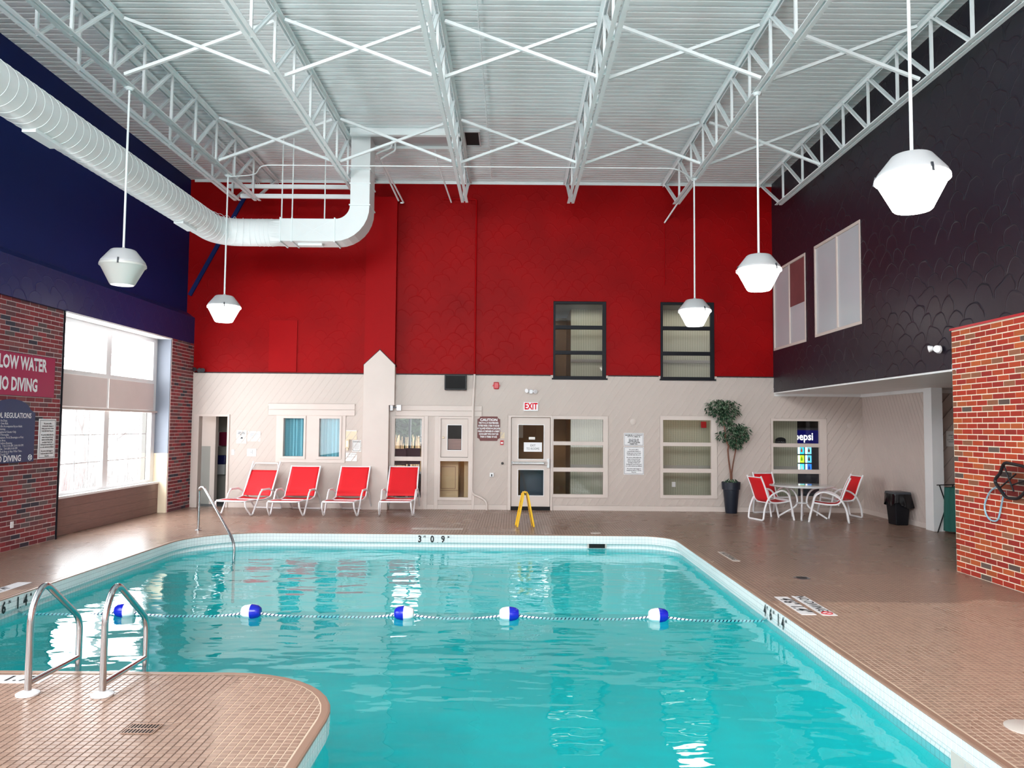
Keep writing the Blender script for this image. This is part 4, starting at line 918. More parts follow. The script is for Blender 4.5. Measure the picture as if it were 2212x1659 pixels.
# ------------------------------------------------------------------ loungers
def lounger(loc, rz, label, first=False):
    t = thing('sun_lounger', label, 'lounger', loc, rz, 'red sun loungers along the wainscot')
    hw = .345
    # local: x across, y back from the front feet
    pr = fillet([(-.27, .33), (-.10, .36), (.35, .33), (.75, .30), (.92, .34)], .12, 4)
    rail = lambda s_: [(s_ * hw, p.x, p.y) for p in [Vector((q[0], q[1])) if not hasattr(q, 'x') else q for q in pr]]
    top = .16 if first else .0
    L = fillet([(hw, 1.38, 1.03 + top * .6), (hw, .93, .34), (hw, .6, .30), (hw, .2, .335), (hw, -.24, .335), (-hw, -.24, .335), (-hw, .2, .335), (-hw, .6, .30), (-hw, .93, .34), (-hw, 1.38, 1.03 + top * .6)], [0, .05, .1, .1, .1, .1, .1, .1, .05, 0], 5)
    MB().tube(L, .0195, 8).build('seat_frame', 'white_frame', t, True)
    for s_ in (-1, 1):
        a = fillet([(s_ * hw, -.22, .325), (s_ * (hw + .01), -.20, .20), (s_ * (hw + .025), -.01, .02), (s_ * (hw + .03), .06, .02), (s_ * (hw + .035), .30, .36), (s_ * (hw + .04), .42, .53), (s_ * (hw + .04), .80, .53), (s_ * (hw + .04), 1.12, .40), (s_ * (hw + .02), 1.46, .08), (s_ * (hw), 1.5, .018), (s_ * .1, 1.5, .018)], [0, .06, .05, .05, .1, .1, .1, .15, .1, .06, 0], 5)
        MB().tube(a, .019, 8).build('leg_frame', 'white_frame', t, True)
        MB().box(s_ * (hw + .04) - .02, s_ * (hw + .04) + .02, .44, .80, .54, .552).build('armrest', 'white_frame', t)
        MB().lathe([(.0, -.02), (.012, -.018), (.014, .0), (.0, .005)], (s_ * (hw + .027), .025, .02), 8).build('foot', 'dark_grey', t, True)
    MB().tube([(-.12, 1.5, .018), (.12, 1.5, .018)], .019, 8).build('rear_bar', 'white_frame', t, True)
    MB().tube([(-hw, .62, .30), (hw, .62, .30)], .012, 8).build('cross_bar', 'white_frame', t, True)
    MB().tube([(-hw, 1.30, .92), (-hw + .06, 1.37, 1.03 + top * .35), (hw - .06, 1.37, 1.03 + top * .35), (hw, 1.30, .92)] if first else [(-hw, 1.375, 1.02), (hw, 1.375, 1.02)], .014, 8).build('top_bar', 'white_frame', t, True)
    def sl(y): return .345 - .05 * max(0, min(1, (y - .1) / .5)) + (.0 if y < .75 else (y - .75) * .3)
    rows = [[(-hw + .01 + (2 * hw - .02) * j / 10, y, sl(y) - .035 * sin(pi * j / 10) * (1 if y > -.1 else .3)) for j in range(11)] for y in [-.225 + (1.15) * i / 12 for i in range(13)]]
    s_ = MB().sheet(rows).build('seat_sling', 'red_sling', t, True); m = s_.modifiers.new('thick', 'SOLIDIFY'); m.thickness = .006
    y1 = 1.30 if first else 1.375
    rows = []
    for i in range(13):
        f = i / 12; y = .925 + (y1 - .925) * f; z = .36 + (1.02 - .36 + top * .1) * (y - .925) / .45 * 1.0
        rows.append([(-hw + .008 + (2 * hw - .016) * j / 10, y + .03 * sin(pi * j / 10) * (1 - f * .8), z) for j in range(11)])
    s_ = MB().sheet(rows).build('back_sling', 'red_sling', t, True); m = s_.modifiers.new('thick', 'SOLIDIFY'); m.thickness = .006
    return t
lounger((-6.10, 17.08, 0), radians(-10), 'leftmost red lounger by the doorway, white bar showing above its sling', True)
lounger((-4.96, 17.03, 0), radians(-2), 'second red lounger, below the left curtained window')
lounger((-3.78, 17.07, 0), radians(-2), 'third red lounger, in front of the column cover')
lounger((-2.57, 17.22, 0), radians(1), 'rightmost red lounger, in front of the narrow glazed window')

# ------------------------------------------------------------------ patio set
tx, ty = 6.53, 17.42
t = thing('patio_table', 'round white patio table with glossy top and four curved legs', 'table', (tx, ty, 0), radians(-22))
MB().lathe([(.0, .715), (.66, .715), (.695, .725), (.70, .74), (.69, .752), (.64, .756), (.0, .756)], n=56).build('tabletop', paint('glossy_white', (222, 224, 224), .06), t, True)
for k in range(4):
    a = k * pi / 2; ca, sa = cos(a), sin(a); f = lambda r, z: (r * ca, r * sa, z)
    MB().tube(fillet([f(.52, .02), f(.40, .1), f(.10, .28), f(.10, .5), f(.22, .68), f(.48, .715)], .16, 6), [.022] * 0 or .021, 10).build('leg', 'white_frame', t, True)
MB().lathe([(.13, .34), (.135, .35), (.13, .36)], n=24).build('leg_ring', 'white_frame', t, True)
def chair(loc, d, label):
    t = thing('patio_chair', label, 'chair', (*loc, 0), math.atan2(-d[0], d[1]), 'red sling chairs around the patio table')
    hw = .25
    for s_ in (-1, 1):
        # front leg, arm arc, rear leg, floor runner
        a = fillet([(s_ * hw * 1.08, .40, 0.0), (s_ * hw * 1.08, .27, .58), (s_ * hw * 1.08, .10, .67), (s_ * hw * 1.08, -.22, .56), (s_ * hw * 1.08, -.36, .30), (s_ * hw * 1.08, -.40, .018), (s_ * .1, -.40, .018)], [0, .1, .16, .2, .2, .06, 0], 6)
        MB().tube(a, .0205, 8).build('arm_frame', 'white_frame', t, True)
        b = fillet([(s_ * hw, -.44, .97), (s_ * hw, -.36, .80), (s_ * hw, -.22, .40), (s_ * hw, .0, .38), (s_ * hw, .30, .42)], [0, .2, .09, .1, 0], 6)
        MB().tube(b, .0185, 8).build('side_frame', 'white_frame', t, True)
    MB().tube([(-.12, -.40, .018), (.12, -.40, .018)], .0205, 8).build('floor_bar', 'white_frame', t, True)
    for y, z in ((.30, .42), (-.20, .385), (-.425, .94)): MB().tube([(-hw, y, z), (hw, y, z)], .012, 8).build('cross_bar', 'white_frame', t, True)
    MB().tube([(-hw * 1.08, .3, .44), (hw * 1.08, .3, .44)], .010, 8).build('front_bar', 'white_frame', t, True)
    prof = [(v[1], v[2]) for v in fillet([(0, -.42, .93), (0, -.36, .80), (0, -.22, .41), (0, .0, .39), (0, .29, .425)], [0, .2, .09, .1, 0], 6)]
    k = len(prof) * 13 // 27
    half = min(range(len(prof)), key=lambda i: abs(prof[i][0] + .2) + abs(prof[i][1] - .40))
    for nm, pp in (('back_sling', prof[:half + 1]), ('seat_sling', prof[half:])):
        rows = [[(-hw + .012 + (2 * hw - .024) * j / 6, y, z - (.015 * sin(pi * j / 6) if nm[0] == 's' else 0)) for j in range(7)] for y, z in pp]
        s_ = MB().sheet(rows).build(nm, 'red_sling', t, True); m = s_.modifiers.new('thick', 'SOLIDIFY'); m.thickness = .006
chair((5.76, 17.20), (.93, .30), 'red chair with its back to the camera, nearest the potted plant')
chair((6.10, 18.12), (.22, -1.0), 'red chair behind the table, against the window wall')
chair((6.90, 16.87), (-.92, .36), 'red chair seen side on, nearest the pool on the right of the table')
chair((7.52, 17.78), (-1.0, -.1), 'red chair behind the table toward the alcove wall')

# ------------------------------------------------------------------ potted tree
t = thing('potted_tree', 'tall artificial ficus with two leafy crowns in a dark tapered pot', 'plant', (5.22, 18.42, 0))
MB().lathe([(.0, 0), (.13, 0), (.135, .01), (.185, .55), (.187, .56), (.21, .565), (.222, .735), (.21, .74), (.20, .70), (.0, .69)], n=36).build('pot', 'navy_pot', t, True)
MB().tube([(0, 0, .68), (-.01, 0, .95), (-.05, 0, 1.25), (-.07, 0, 1.50), (-.05, .0, 1.58), (-.12, 0, 1.75), (-.15, 0, 2.1), (-.22, 0, 2.35)], [.022, .020, .02, .019, .024, .017, .014, .01], 8).build('trunk', 'bark', t, True)
MB().tube([(.02, 0, .68), (.02, .0, .95), (.06, .01, 1.2), (.12, 0, 1.5), (.14, 0, 1.8)], [.02, .018, .017, .015, .01], 8).build('trunk', 'bark', t, True)
def leaves(n, blobs, seed):
    rnd = random.Random(seed); b = MB()
    tot = sum(q[6] for q in blobs)
    for (cx, cy, cz, rx, ry_, rz_, wt) in blobs:
        for _ in range(int(n * wt / tot)):
            while True:
                p = Vector((rnd.uniform(-1, 1), rnd.uniform(-1, 1), rnd.uniform(-1, 1)))
                if .35 < p.length < 1: break
            c = Vector((cx + p.x * rx, cy + p.y * ry_, cz + p.z * rz_)); out = Vector((p.x, p.y, p.z * .3 - .55)).normalized()
            d = (out + Vector((rnd.uniform(-.6, .6), rnd.uniform(-.6, .6), rnd.uniform(-.5, .4)))).normalized(); sd = d.cross(Vector((rnd.uniform(-.5, .5), rnd.uniform(-.5, .5), 1))).normalized(); L_ = rnd.uniform(.06, .085); w_ = L_ * .26
            nrm = d.cross(sd) * .008
            vs = [c, c + d * L_ * .35 + sd * w_, c + d * L_ * .75 + sd * w_ * .7, c + d * L_, c + d * L_ * .75 - sd * w_ * .7, c + d * L_ * .35 - sd * w_, c + d * L_ * .5 + nrm]
            uv = [(.5, 0), (1, .35), (1, .75), (.5, 1), (0, .75), (0, .35), (.5, .5)]
            fs = [(0, 1, 6), (1, 2, 6), (2, 3, 6), (3, 4, 6), (4, 5, 6), (5, 0, 6)]
            # keep each leaf a separate island so that its tone can vary
            b.add(vs, fs, [[uv[i] for i in f] for f in fs])
    return b
o = leaves(850, [(-.35, 0, 2.52, .26, .2, .2, 3), (-.02, .0, 2.46, .27, .2, .24, 4), (-.15, 0, 2.22, .2, .16, .16, 2), (-.18, 0, 2.6, .2, .15, .12, 1)], 3).build('foliage', 'leaf', t); o['kind'] = 'stuff'
o = leaves(850, [(.10, 0, 1.86, .27, .2, .24, 4), (.28, 0, 1.90, .2, .18, .2, 3), (-.2, -.02, 1.84, .15, .12, .14, 1), (.12, 0, 1.65, .16, .12, .13, 2), (.1, 0, 2.08, .22, .15, .1, 1)], 5).build('foliage', 'leaf', t); o['kind'] = 'stuff'
o = leaves(60, [(-.02, -.1, .77, .15, .08, .06, 1)], 9).build('foliage', 'leaf', t); o['kind'] = 'stuff'

# ------------------------------------------------------------------ bins, bag, yellow sign, net
t = thing('waste_bin', 'black waste bin with an overhanging liner against the alcove wall', 'bin', (8.22, 16.48, 0), radians(90))
def taper(b, x0, y0, x1, y1, z0, z1):
    return b.add([(-x0, -y0, z0), (x0, -y0, z0), (x0, y0, z0), (-x0, y0, z0), (-x1, -y1, z1), (x1, -y1, z1), (x1, y1, z1), (-x1, y1, z1)], [(0, 3, 2, 1), (4, 5, 6, 7), (0, 1, 5, 4), (1, 2, 6, 5), (2, 3, 7, 6), (3, 0, 4, 7)])
bevel(taper(MB(), .17, .13, .22, .17, 0, .62).build('body', 'black_plastic', t), .02, 3)
bevel(taper(MB(), .235, .185, .22, .17, .63, .70).build('lid', 'dark_grey', t), .015, 2)
rnd = random.Random(4); rows = []
for i in range(7):
    f = i / 6; z = .655 - .22 * f; row = []
    for k in range(33):
        a = 2 * pi * k / 32; m = max(abs(cos(a)) / .225, abs(sin(a)) / .178); jj = (k % 32); s_ = 1.06 + .10 * f + .07 * sin(jj * 2.4) * f + .05 * sin(jj * 1.1 + 1) * f; bl = .10 * f if 14 < jj < 20 else 0
        row.append(((cos(a) / m) * (s_ + bl), (sin(a) / m) * (s_ + bl), z - .05 * sin(jj * .8) * f - bl * .3))
    rows.append(row)
MB().sheet(rows).build('liner', 'bag_black', t, True)
t = thing('bag_hamper', 'green canvas towel hamper on a folding black frame behind the white post', 'hamper', (8.66, 15.12, 0), radians(20))
rows = []
for i in range(8):
    f = i / 7; row = []
    for k in range(25):
        a = 2 * pi * k / 24; w_ = .22 - .03 * f + .01 * sin(k * 3) ; row.append((cos(a) * w_, sin(a) * w_ * .85, .05 + .84 * f))
    rows.append(row)
MB().sheet(rows).build('canvas_bag', 'green_canvas', t, True); MB().lathe([(0, .05), (.21, .05)], n=24).build('bag_base', 'green_canvas', t)
for a, c in (((-.23, -.21, 0), (.18, -.19, .93)), ((.23, -.21, 0), (-.18, -.19, .93)), ((-.23, .21, 0), (.18, .19, .93)), ((.23, .21, 0), (-.18, .19, .93))): MB().tube([a, c], .011, 8).build('frame_leg', 'black_plastic', t, True)
for y in (-.19, .19): MB().tube([(-.25, y, .93), (.25, y, .93)], .010, 8).build('frame_bar', 'black_plastic', t, True)
t = thing('wet_floor_sign', 'yellow folding wet floor sign standing before the exit door', 'floor sign', (.265, 15.62, 0), radians(7))
for s_ in (-1, 1):
    p = MB().prism([(-.14, 0), (-.11, 0), (-.09, .03), (.09, .03), (.11, 0), (.14, 0), (.115, .66), (.08, .70), (-.08, .70), (-.115, .66)], lambda u, v, d, s_=s_: (s_ * (.165 - v * .19 + d), u, v), -.009, .009).build('panel', 'yellow', t); bevel(p, .004)
    for e in (-1, 1): MB().bar((s_ * .168, e * .128, .01), (s_ * .042, e * .108, .66), .02, .035, (1, 0, 0)).build('edge_rib', 'yellow', p)
    ux = (0, s_ * 1.0, 0); uy = Vector((-s_ * .19, 0, 1)).normalized(); og = lambda v: Vector((s_ * (.165 - v * .19 + .0095), 0, v))
    text('CAUTION', .045, og(.50), ux, uy, 'ink', p, lift=.001); text('WET FLOOR', .036, og(.30), ux, uy, 'ink', p, lift=.001)
    MB().prism([(-.04, .37), (.04, .37), (0, .45)], lambda u, v, d, s_=s_: (s_ * (.165 - v * .19 + d), u, v), .0095, .011).build('warning_mark', 'alarm_red', p)
MB().tube([(0.0, -.05, .69), (0, .05, .69)], .02, 8).build('hinge', 'yellow', t, True)
t = thing('skimmer_net', 'black leaf skimmer net leaning off the red brick wall', 'net', (6.24, 9.70, 1.37))
npts = fillet([(0, .18, .09), (-.02, .06, .24), (-.02, -.36, .20), (-.02, -.46, .0), (-.02, -.20, -.20), (-.02, .04, -.21), (0, .31, -.01), (0, .18, .09)], .07, 5)
MB().tube(npts[:-1], .02, 8, True).build('rim', 'net_black', t, True)
ctr = Vector((-.02, -.05, 0)); rows = []
for k in range(5): rows.append([ctr.lerp(Vector(p), 1 - k / 4.001) + Vector((.07 * sin(pi / 2 * k / 4), 0, -.03 * k / 4)) for p in npts])
MB().sheet(rows).build('mesh_bag', 'net_mesh', t, True)
for q in (((0, .1, .2), (.02, -.05, -.12)), ((0, -.36, .05), (.02, 0, -.05)), ((0, .2, -.1), (.02, -.1, .1))): MB().tube([q[0], q[1]], .01, 6).build('cord', 'net_black', t, True)
MB().box(-.05, .0, -.50, -.38, -.02, .09).build('pole_socket', 'buoy_blue', t); MB().tube([(-.03, -.45, .03), (-.03, -2.6, .5)], .016, 10).build('pole', 'buoy_blue', t, True)
o = MB().tube(fillet([(6.28, 10.02, 1.28), (6.33, 10.26, 1.2), (6.335, 10.40, .98), (6.335, 10.30, .82), (6.335, 10.10, .82), (6.335, 10.04, .98), (6.30, 9.90, 1.22)], .2, 6), .011, 8).build('hose_loop', 'hose', None, True); tag(o, 'pale blue cord loop hanging below the skimmer net', 'cord')

# ------------------------------------------------------------------ deck fittings and depth markings
def deck_plate(x0, x1, y0, y1, label, cat='depth marker', mat='sign_white', z=.0062):
    o = bevel(MB().box(x0, x1, y0, y1, .0005, z).build('marker_plate', mat), .001, 1); return tag(o, label, cat)
UXR, UYR = (0, 1, 0), (-1, 0, 0)            # lettering that reads from the pool side
p = deck_plate(3.14, 3.30, 8.42, 9.30, 'white tile depth marker reading 4 6 1.4, beside the right pool edge')
text("4'6\" 1.4\"", .20, (3.22, 8.86, .0062), (0, -1, 0), (1, 0, 0), 'ink', p, xs=1., bold=.004)
p = deck_plate(3.36, 3.52, 8.40, 9.34, 'white tile warning marker reading NO DIVING, beside the depth marker', 'warning marker')
text('NO DIVING', .155, (3.44, 8.95, .0062), (0, -1, 0), (1, 0, 0), 'ink', p, xs=.95, bold=.002)
MB().tube([(3.44 + .055 * cos(a * pi / 12), 8.49 + .055 * sin(a * pi / 12), .0065) for a in range(24)], .007, 5, True).build('ring', 'alarm_red', p, True); MB().bar((3.40, 8.45, .007), (3.48, 8.53, .007), .01, .004).build('slash', 'alarm_red', p)
p = deck_plate(3.35, 3.46, 11.75, 12.62, 'small tile marker reading NO DIVING farther along the right deck', 'warning marker', 'hub_plaster')
text('NO DIVING', .12, (3.405, 12.18, .0062), (0, -1, 0), (1, 0, 0), 'dark_grey', p, xs=1.1, bold=.002)
p = deck_plate(-4.45, -3.62, 6.02, 6.20, 'white tile depth marker reading 1.7 beside the ladder flange'); text("5'6\"  1.7", .17, (-4.03, 6.11, .0062), (1, 0, 0), (0, 1, 0), 'ink', p, xs=1.05, bold=.003)
p = deck_plate(-6.18, -6.0, 8.6, 9.75, 'white tile marker with lettering on the left deck', 'depth marker'); text("4'6\"  1.4\"", .17, (-6.09, 9.15, .0062), (0, 1, 0), (-1, 0, 0), 'dark_grey', p, bold=.002)
p = deck_plate(-1.95, -.95, 15.05, 15.25, 'worn grey tile lettering on the far deck before the loungers', 'depth marker', 'hub_plaster', .0045); text("NO DIVING", .13, (-1.45, 15.15, .0045), (1, 0, 0), (0, 1, 0), 'edge_tile', p)
for x, y, r, lab in ((3.50, 5.30, .15, 'round pale cover plate on the near right deck'), (1.6, 14.72, .10, 'small round pale cover plate above the far skimmer')):
    o = MB().lathe([(r, 0), (r, .006), (r - .006, .009), (0, .009)], (0, 0, 0), 40).build('cover_plate', 'hub_plaster', None, True); o.location = (x, y, .0005); tag(o, lab, 'cover plate')
def drain(x, y, w_, d_, n, rows_, label, mat='sign_white'):
    t = thing('floor_drain', label, 'drain', (x, y, 0)); MB().box(-w_ / 2, w_ / 2, -d_ / 2, d_ / 2, .0005, .003).build('pan', 'grate_dark', t)
    wall('frame', lambda u, v, d: (u, v, .0035 + d), (-w_ / 2 - .006, w_ / 2 + .006, -d_ / 2 - .006, d_ / 2 + .006), [(-w_ / 2, w_ / 2, -d_ / 2, d_ / 2)], mat, 0, .004, parent=t)
    for k in range(n): xx = -w_ / 2 + w_ * (k + .5) / n; MB().box(xx - w_ / n * .17, xx + w_ / n * .17, -d_ / 2, d_ / 2, .003, .006).build('grate_bar', mat, t)
    for k in range(1, rows_): yy = -d_ / 2 + d_ * k / rows_; MB().box(-w_ / 2, w_ / 2, yy - .005, yy + .005, .003, .0062).build('grate_rib', mat, t)
drain(-2.41, 5.155, .20, .155, 9, 2, 'small square floor drain on the tiled platform', 'edge_tile')
t = thing('floor_drain', 'round metal floor drain in the worn patch of the right deck', 'drain', (3.92, 10.5, 0)); MB().lathe([(.0, .002), (.09, .004), (.11, .002), (.115, 0)], n=30).build('rim', 'chrome', t, True); MB().lathe([(0, .0055), (.07, .0055), (.072, .003)], n=24).build('grate', 'grate_dark', t)
# skimmer mouths: solid boxes, black and dark grey painting the shade inside
t = thing('skimmer_mouth', 'dark rectangular skimmer opening in the far white pool wall', 'skimmer', (1.6, 14.44, -.185)); MB().box(-.16, .14, -.008, .06, -.05, .035).build('opening', 'black', t)
MB().box(-.19, -.16, -.016, .0, -.05, .045).build('cheek', 'hub_plaster', t); MB().box(.14, .17, -.016, .0, -.05, .045).build('cheek', 'hub_plaster', t); MB().box(-.19, .17, -.016, 0, .035, .045).build('lintel', 'hub_plaster', t)
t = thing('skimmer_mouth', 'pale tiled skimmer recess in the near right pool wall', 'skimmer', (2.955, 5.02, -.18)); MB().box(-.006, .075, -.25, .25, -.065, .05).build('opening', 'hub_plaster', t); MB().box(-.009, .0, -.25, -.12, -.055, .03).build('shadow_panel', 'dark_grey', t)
for q in (-.16, -.04, .08): MB().box(-.009, -.004, q, q + .004, -.055, .03).build('joint', 'grout_grey', t)
# depth figures on the pool wall
def wall_fig(items, org, ux, label):
    u = Vector(ux).normalized(); t = thing('depth_figures', label, 'depth marker', org)
    bk = MB(); 
    for s_, du, dz, size in items: text(s_, size, u * du + Vector((0, 0, dz)), ux, (0, 0, 1), 'ink', t, 'figure', xs=.82, bold=.006 if size > .1 else .002, lift=.006)
wall_fig([('3', -.28, 0, .17), ('FT', -.19, .045, .05), ('0', -.05, 0, .17), ('.', .05, -.03, .1), ('9', .15, 0, .17), ('M', .25, .045, .05)], (-1.42, 14.394, -.095), (1, 0, 0), 'black figures 3 FT 0.9 M on the far white pool wall')
wall_fig([('4', -.33, 0, .18), ('FT', -.24, .05, .05), ('6', -.13, 0, .18), ('IN', -.03, .05, .05), ('1', .12, 0, .18), ('.', .17, -.03, .1), ('4', .26, 0, .18), ('M', .36, .05, .05)], (2.944, 8.70, -.10), (0, -1, 0), 'black figures 4 FT 6 IN 1.4 M on the right pool wall')
wall_fig([('4', -.33, 0, .18), ('FT', -.24, .05, .05), ('6', -.13, 0, .18), ('IN', -.03, .05, .05), ('1', .12, 0, .18), ('.', .17, -.03, .1), ('4', .26, 0, .18), ('M', .36, .05, .05)], (-5.744, 8.95, -.10), (0, 1, 0), 'black figures 4 FT 6 IN 1.4 M on the left pool wall')

# ------------------------------------------------------------------ signs on the left brick wall
XB = -7.85
def plate(name, mp, poly, mat, thick, label, cat, d0=.004):
    o = bevel(MB().prism(poly, mp, d0, d0 + thick).build(name, mat), .002, 1); return tag(o, label, cat)
def rectp(a, c, e, g): return [(a, e), (c, e), (c, g), (a, g)]
ML = mapXl(XB); TX = XB + .004
o = plate('warning_sign', ML, rectp(11.0, 13.11, 2.43, 3.10), 'sign_red', .012, 'magenta sign reading SHALLOW WATER NO DIVING on the brick wall', 'sign')
text('SHALLOW WATER', .285, (TX + .012, 12.03, 2.94), (0, 1, 0), (0, 0, 1), 'sign_white', o, xs=.70, bold=.010); text('NO DIVING', .285, (TX + .012, 12.12, 2.60), (0, 1, 0), (0, 0, 1), 'sign_white', o, xs=.70, bold=.010)
arch = [(11.44, 1.37), (12.62, 1.37), (12.62, 2.16)] + [(12.03 + .47 * cos(a), 2.16 + .02 + .19 * sin(a)) for a in [radians(k) for k in range(10, 171, 10)]] + [(11.44, 2.16)]
o = plate('regulations_sign', ML, arch, 'sign_blue', .014, 'navy arched POOL REGULATIONS board on the brick wall', 'sign')
TB = TX + .014
text('POOL REGULATIONS', .115, (TB, 12.03, 2.11), (0, 1, 0), (0, 0, 1), 'sign_white', o, xs=.88, bold=.002)
for k, s_ in enumerate(['No Lifeguard On Duty.', 'Swim at Your Own Risk.', 'Children Must Be Accompanied by an Adult.', 'No Public Swimming.', 'For Use by Registered Guests Only.', 'No Running or Horseplay.', 'No Glass Containers, Food, Beverages or Pets', 'Allowed in Pool Area.', 'Please Shower before Entering.', 'Hours:  Sun.-Fri.  7:00-11:00 AM, 3:00-9:00 PM', 'Sat.  7:00 AM-10:00 PM', 'Do Not Enter Pool Area at Any Other Time.', "Maximum Pool Depth 5'0\""]):
    text(s_, .05, (TB, 11.52 if k != 10 else 11.78, 2.03 - k * .0435), (0, 1, 0), (0, 0, 1), 'sign_white', o, xs=.86, align='LEFT', res=1)
text('NO DIVING', .135, (TB, 11.96, 1.435), (0, 1, 0), (0, 0, 1), 'sign_white', o, xs=.95, bold=.003)
MB().tube([(TB + .002, 12.52 + .045 * cos(a * pi / 12), 1.44 + .045 * sin(a * pi / 12)) for a in range(24)], .004, 5, True).build('ring', 'sign_white', o, True)
for a in (1, -1): MB().bar((TB + .002, 12.49, 1.44 - .03 * a), (TB + .002, 12.55, 1.44 + .03 * a), .004, .008).build('cross_stroke', 'sign_white', o)
HEALTH = ['No person with a', 'communicable disease or', 'having open sores on their', 'body shall enter the pool.', '', 'No person shall pollute the', 'water in the pool in any', 'manner and that spitting,', 'spouting of water and', 'blowing the nose in the pool', 'or on the deck are prohibited.', '', 'No person shall engage in', 'boisterous play in or about', 'the pool.']
def health(o, cx, z0, ux, pos, dz, size, xs):
    z = z0
    for s_ in HEALTH:
        if s_: text(s_, size, pos(cx, z), ux, (0, 0, 1), 'ink', o, xs=xs, res=1, bold=.0012)
        z -= dz if s_ else dz * .6
o = plate('health_sign', ML, rectp(12.74, 13.21, 1.40, 2.07), 'sign_white', .01, 'white health rules sign beside the navy regulations board', 'sign')
wall('border', lambda u, v, d: (XB + .0145 + d, u, v), (12.76, 13.19, 1.42, 2.05), [(12.768, 13.182, 1.428, 2.042)], 'dark_grey', 0, .001, parent=o)
health(o, 12.975, 1.99, (0, 1, 0), lambda u, z: (XB + .014, u, z), .041, .038, .82)
o = bevel(MB().box(-7.85, -7.838, 12.13, 12.20, .35, .45).build('wall_outlet', 'sign_white'), .002); tag(o, 'white electrical outlet low on the brick wall', 'outlet')

# ------------------------------------------------------------------ things on the back wall
Y0 = 18.7; YP = 18.672
def bplate(name, x0, x1, z0, z1, mat, label, cat, thick=.006, d0=.024): return plate(name, B, rectp(x0, x1, z0, z1), mat, thick, label, cat, d0)
def btext(s_, size, x, z, mat, par, d=.031, **k): return text(s_, size, (x, Y0 - d, z), (1, 0, 0), (0, 0, 1), mat, par, **k)
t = thing('exit_sign', 'white EXIT sign with red letters above the exit door', 'sign', (.445, 18.66, 2.50)); bevel(MB().box(-.175, .175, -.035, .035, -.11, .105).build('housing', 'sign_white', t), .006)
text('EXIT', .215, (0, -.036, -.003), (1, 0, 0), (0, 0, 1), emit('exit_red', (228, 20, 44), .8), t, xs=.72, bold=.006)
def em_light(loc, rz, label, mat='sign_white'):
    t = thing('emergency_light', label, 'light', loc, rz); MB().lathe([(.06, 0), (.06, .03), (.045, .05), (0, .05)], n=20).build('base', mat, t, True).rotation_euler = (radians(90), 0, 0)
    for s_ in (-1, 1):
        h = MB().lathe([(.0, -.05), (.03, -.045), (.05, .0), (.052, .02), (.0, .022)], n=18).build('lamp_head', mat, t, True); h.location = (s_ * .10, -.09, .0 if s_ > 0 else .02); h.rotation_euler = (radians(100), 0, s_ * radians(40))
        MB().tube([(0, -.03, 0), (s_ * .09, -.06, .0)], .012, 8).build('arm', mat, t, True)
em_light((.445, 18.67, 2.86), 0, 'twin headed emergency light above the EXIT sign')
em_light((6.32, 11.34, 3.20), radians(-90), 'twin headed emergency light on the dark wall above the brick')
em_light((-7.62, 18.66, 3.31), 0, 'small twin headed light at the top left corner of the wainscot', 'dark_grey')
t = thing('fire_alarm', 'red fire alarm horn under the red wall', 'alarm', (-.40, 18.67, 3.0)); bevel(MB().box(-.065, .065, -.05, .02, -.085, .085).build('body', 'alarm_red', t), .02, 3); MB().box(-.09, .09, -.02, .02, -.02, .02).build('tab', 'alarm_red', t)
t = thing('wall_speaker', 'black box loudspeaker mounted under the red wall', 'speaker', (-1.385, 18.6, 3.07)); bevel(MB().box(-.265, .265, -.09, .1, -.19, .18).build('cabinet', 'black_plastic', t), .01); MB().box(-.24, .24, -.096, -.09, -.165, .155).build('grille', 'black', t)
# caution board with notched corners
cx, cz, hw_, hh = -.575, 1.955, .275, .295; q = .065
poly = [(cx - hw_ + q, cz - hh), (cx + hw_ - q, cz - hh)] + [(cx + hw_ - q * sin(radians(a)), cz - hh + q * cos(radians(a))) for a in (75, 45, 15)] + [(cx + hw_, cz - hh + q), (cx + hw_, cz + hh - q)] + [(cx + hw_ - q * sin(radians(a)), cz + hh - q * cos(radians(a))) for a in (15, 45, 75)] + [(cx + hw_ - q, cz + hh), (cx - hw_ + q, cz + hh)] + [(cx - hw_ + q * sin(radians(a)), cz + hh - q * cos(radians(a))) for a in (75, 45, 15)] + [(cx - hw_, cz + hh - q), (cx - hw_, cz - hh + q)] + [(cx - hw_ + q * sin(radians(a)), cz - hh + q * cos(radians(a))) for a in (15, 45, 75)]
o = plate('caution_board', B, poly, 'sign_brown', .014, 'brown CAUTION board with notched corners beside the exit door', 'sign', .024)
btext('CAUTION', .085, cx, 2.165, 'sign_white', o, .039, xs=1.1, bold=.003)
for k, s_ in enumerate(['THIS POOL IS UNSUPERVISED.', 'BATHERS UNDER 12 YEARS OF AGE ARE', 'NOT ALLOWED WITHIN POOL ENCLOSURE', 'UNLESS ACCOMPANIED BY A PARENT', 'OR HIS AGENT WHO IS NOT LESS', 'THAN 16 YEARS OF AGE.']):
    btext(s_, .062, cx, 2.09 - k * .067, 'sign_white', o, .039, xs=(.455 if len(s_) > 30 else .50 if len(s_) > 26 else .60), bold=.002, res=1)
o = bplate('occupancy_sign', 2.70, 3.185, 1.565, 1.88, 'sign_white', 'white MAXIMUM OCCUPANCY sign, the upper of the two between the windows', 'sign')
wall('border', B, (2.715, 3.17, 1.58, 1.865), [(2.722, 3.163, 1.587, 1.858)], 'dark_grey', .03, .031, parent=o)
for k, s_ in enumerate(['MAXIMUM OCCUPANCY', 'OF POOL AREA, 42', '', 'NO FOOD OR', 'BEVERAGES IN', 'ANY CONTAINER', 'PERMITTED.']):
    if s_: btext(s_, .044, 2.943, 1.825 - k * .0375 + (.012 if k > 2 else 0), 'ink', o, xs=.84, bold=.0015, res=1)
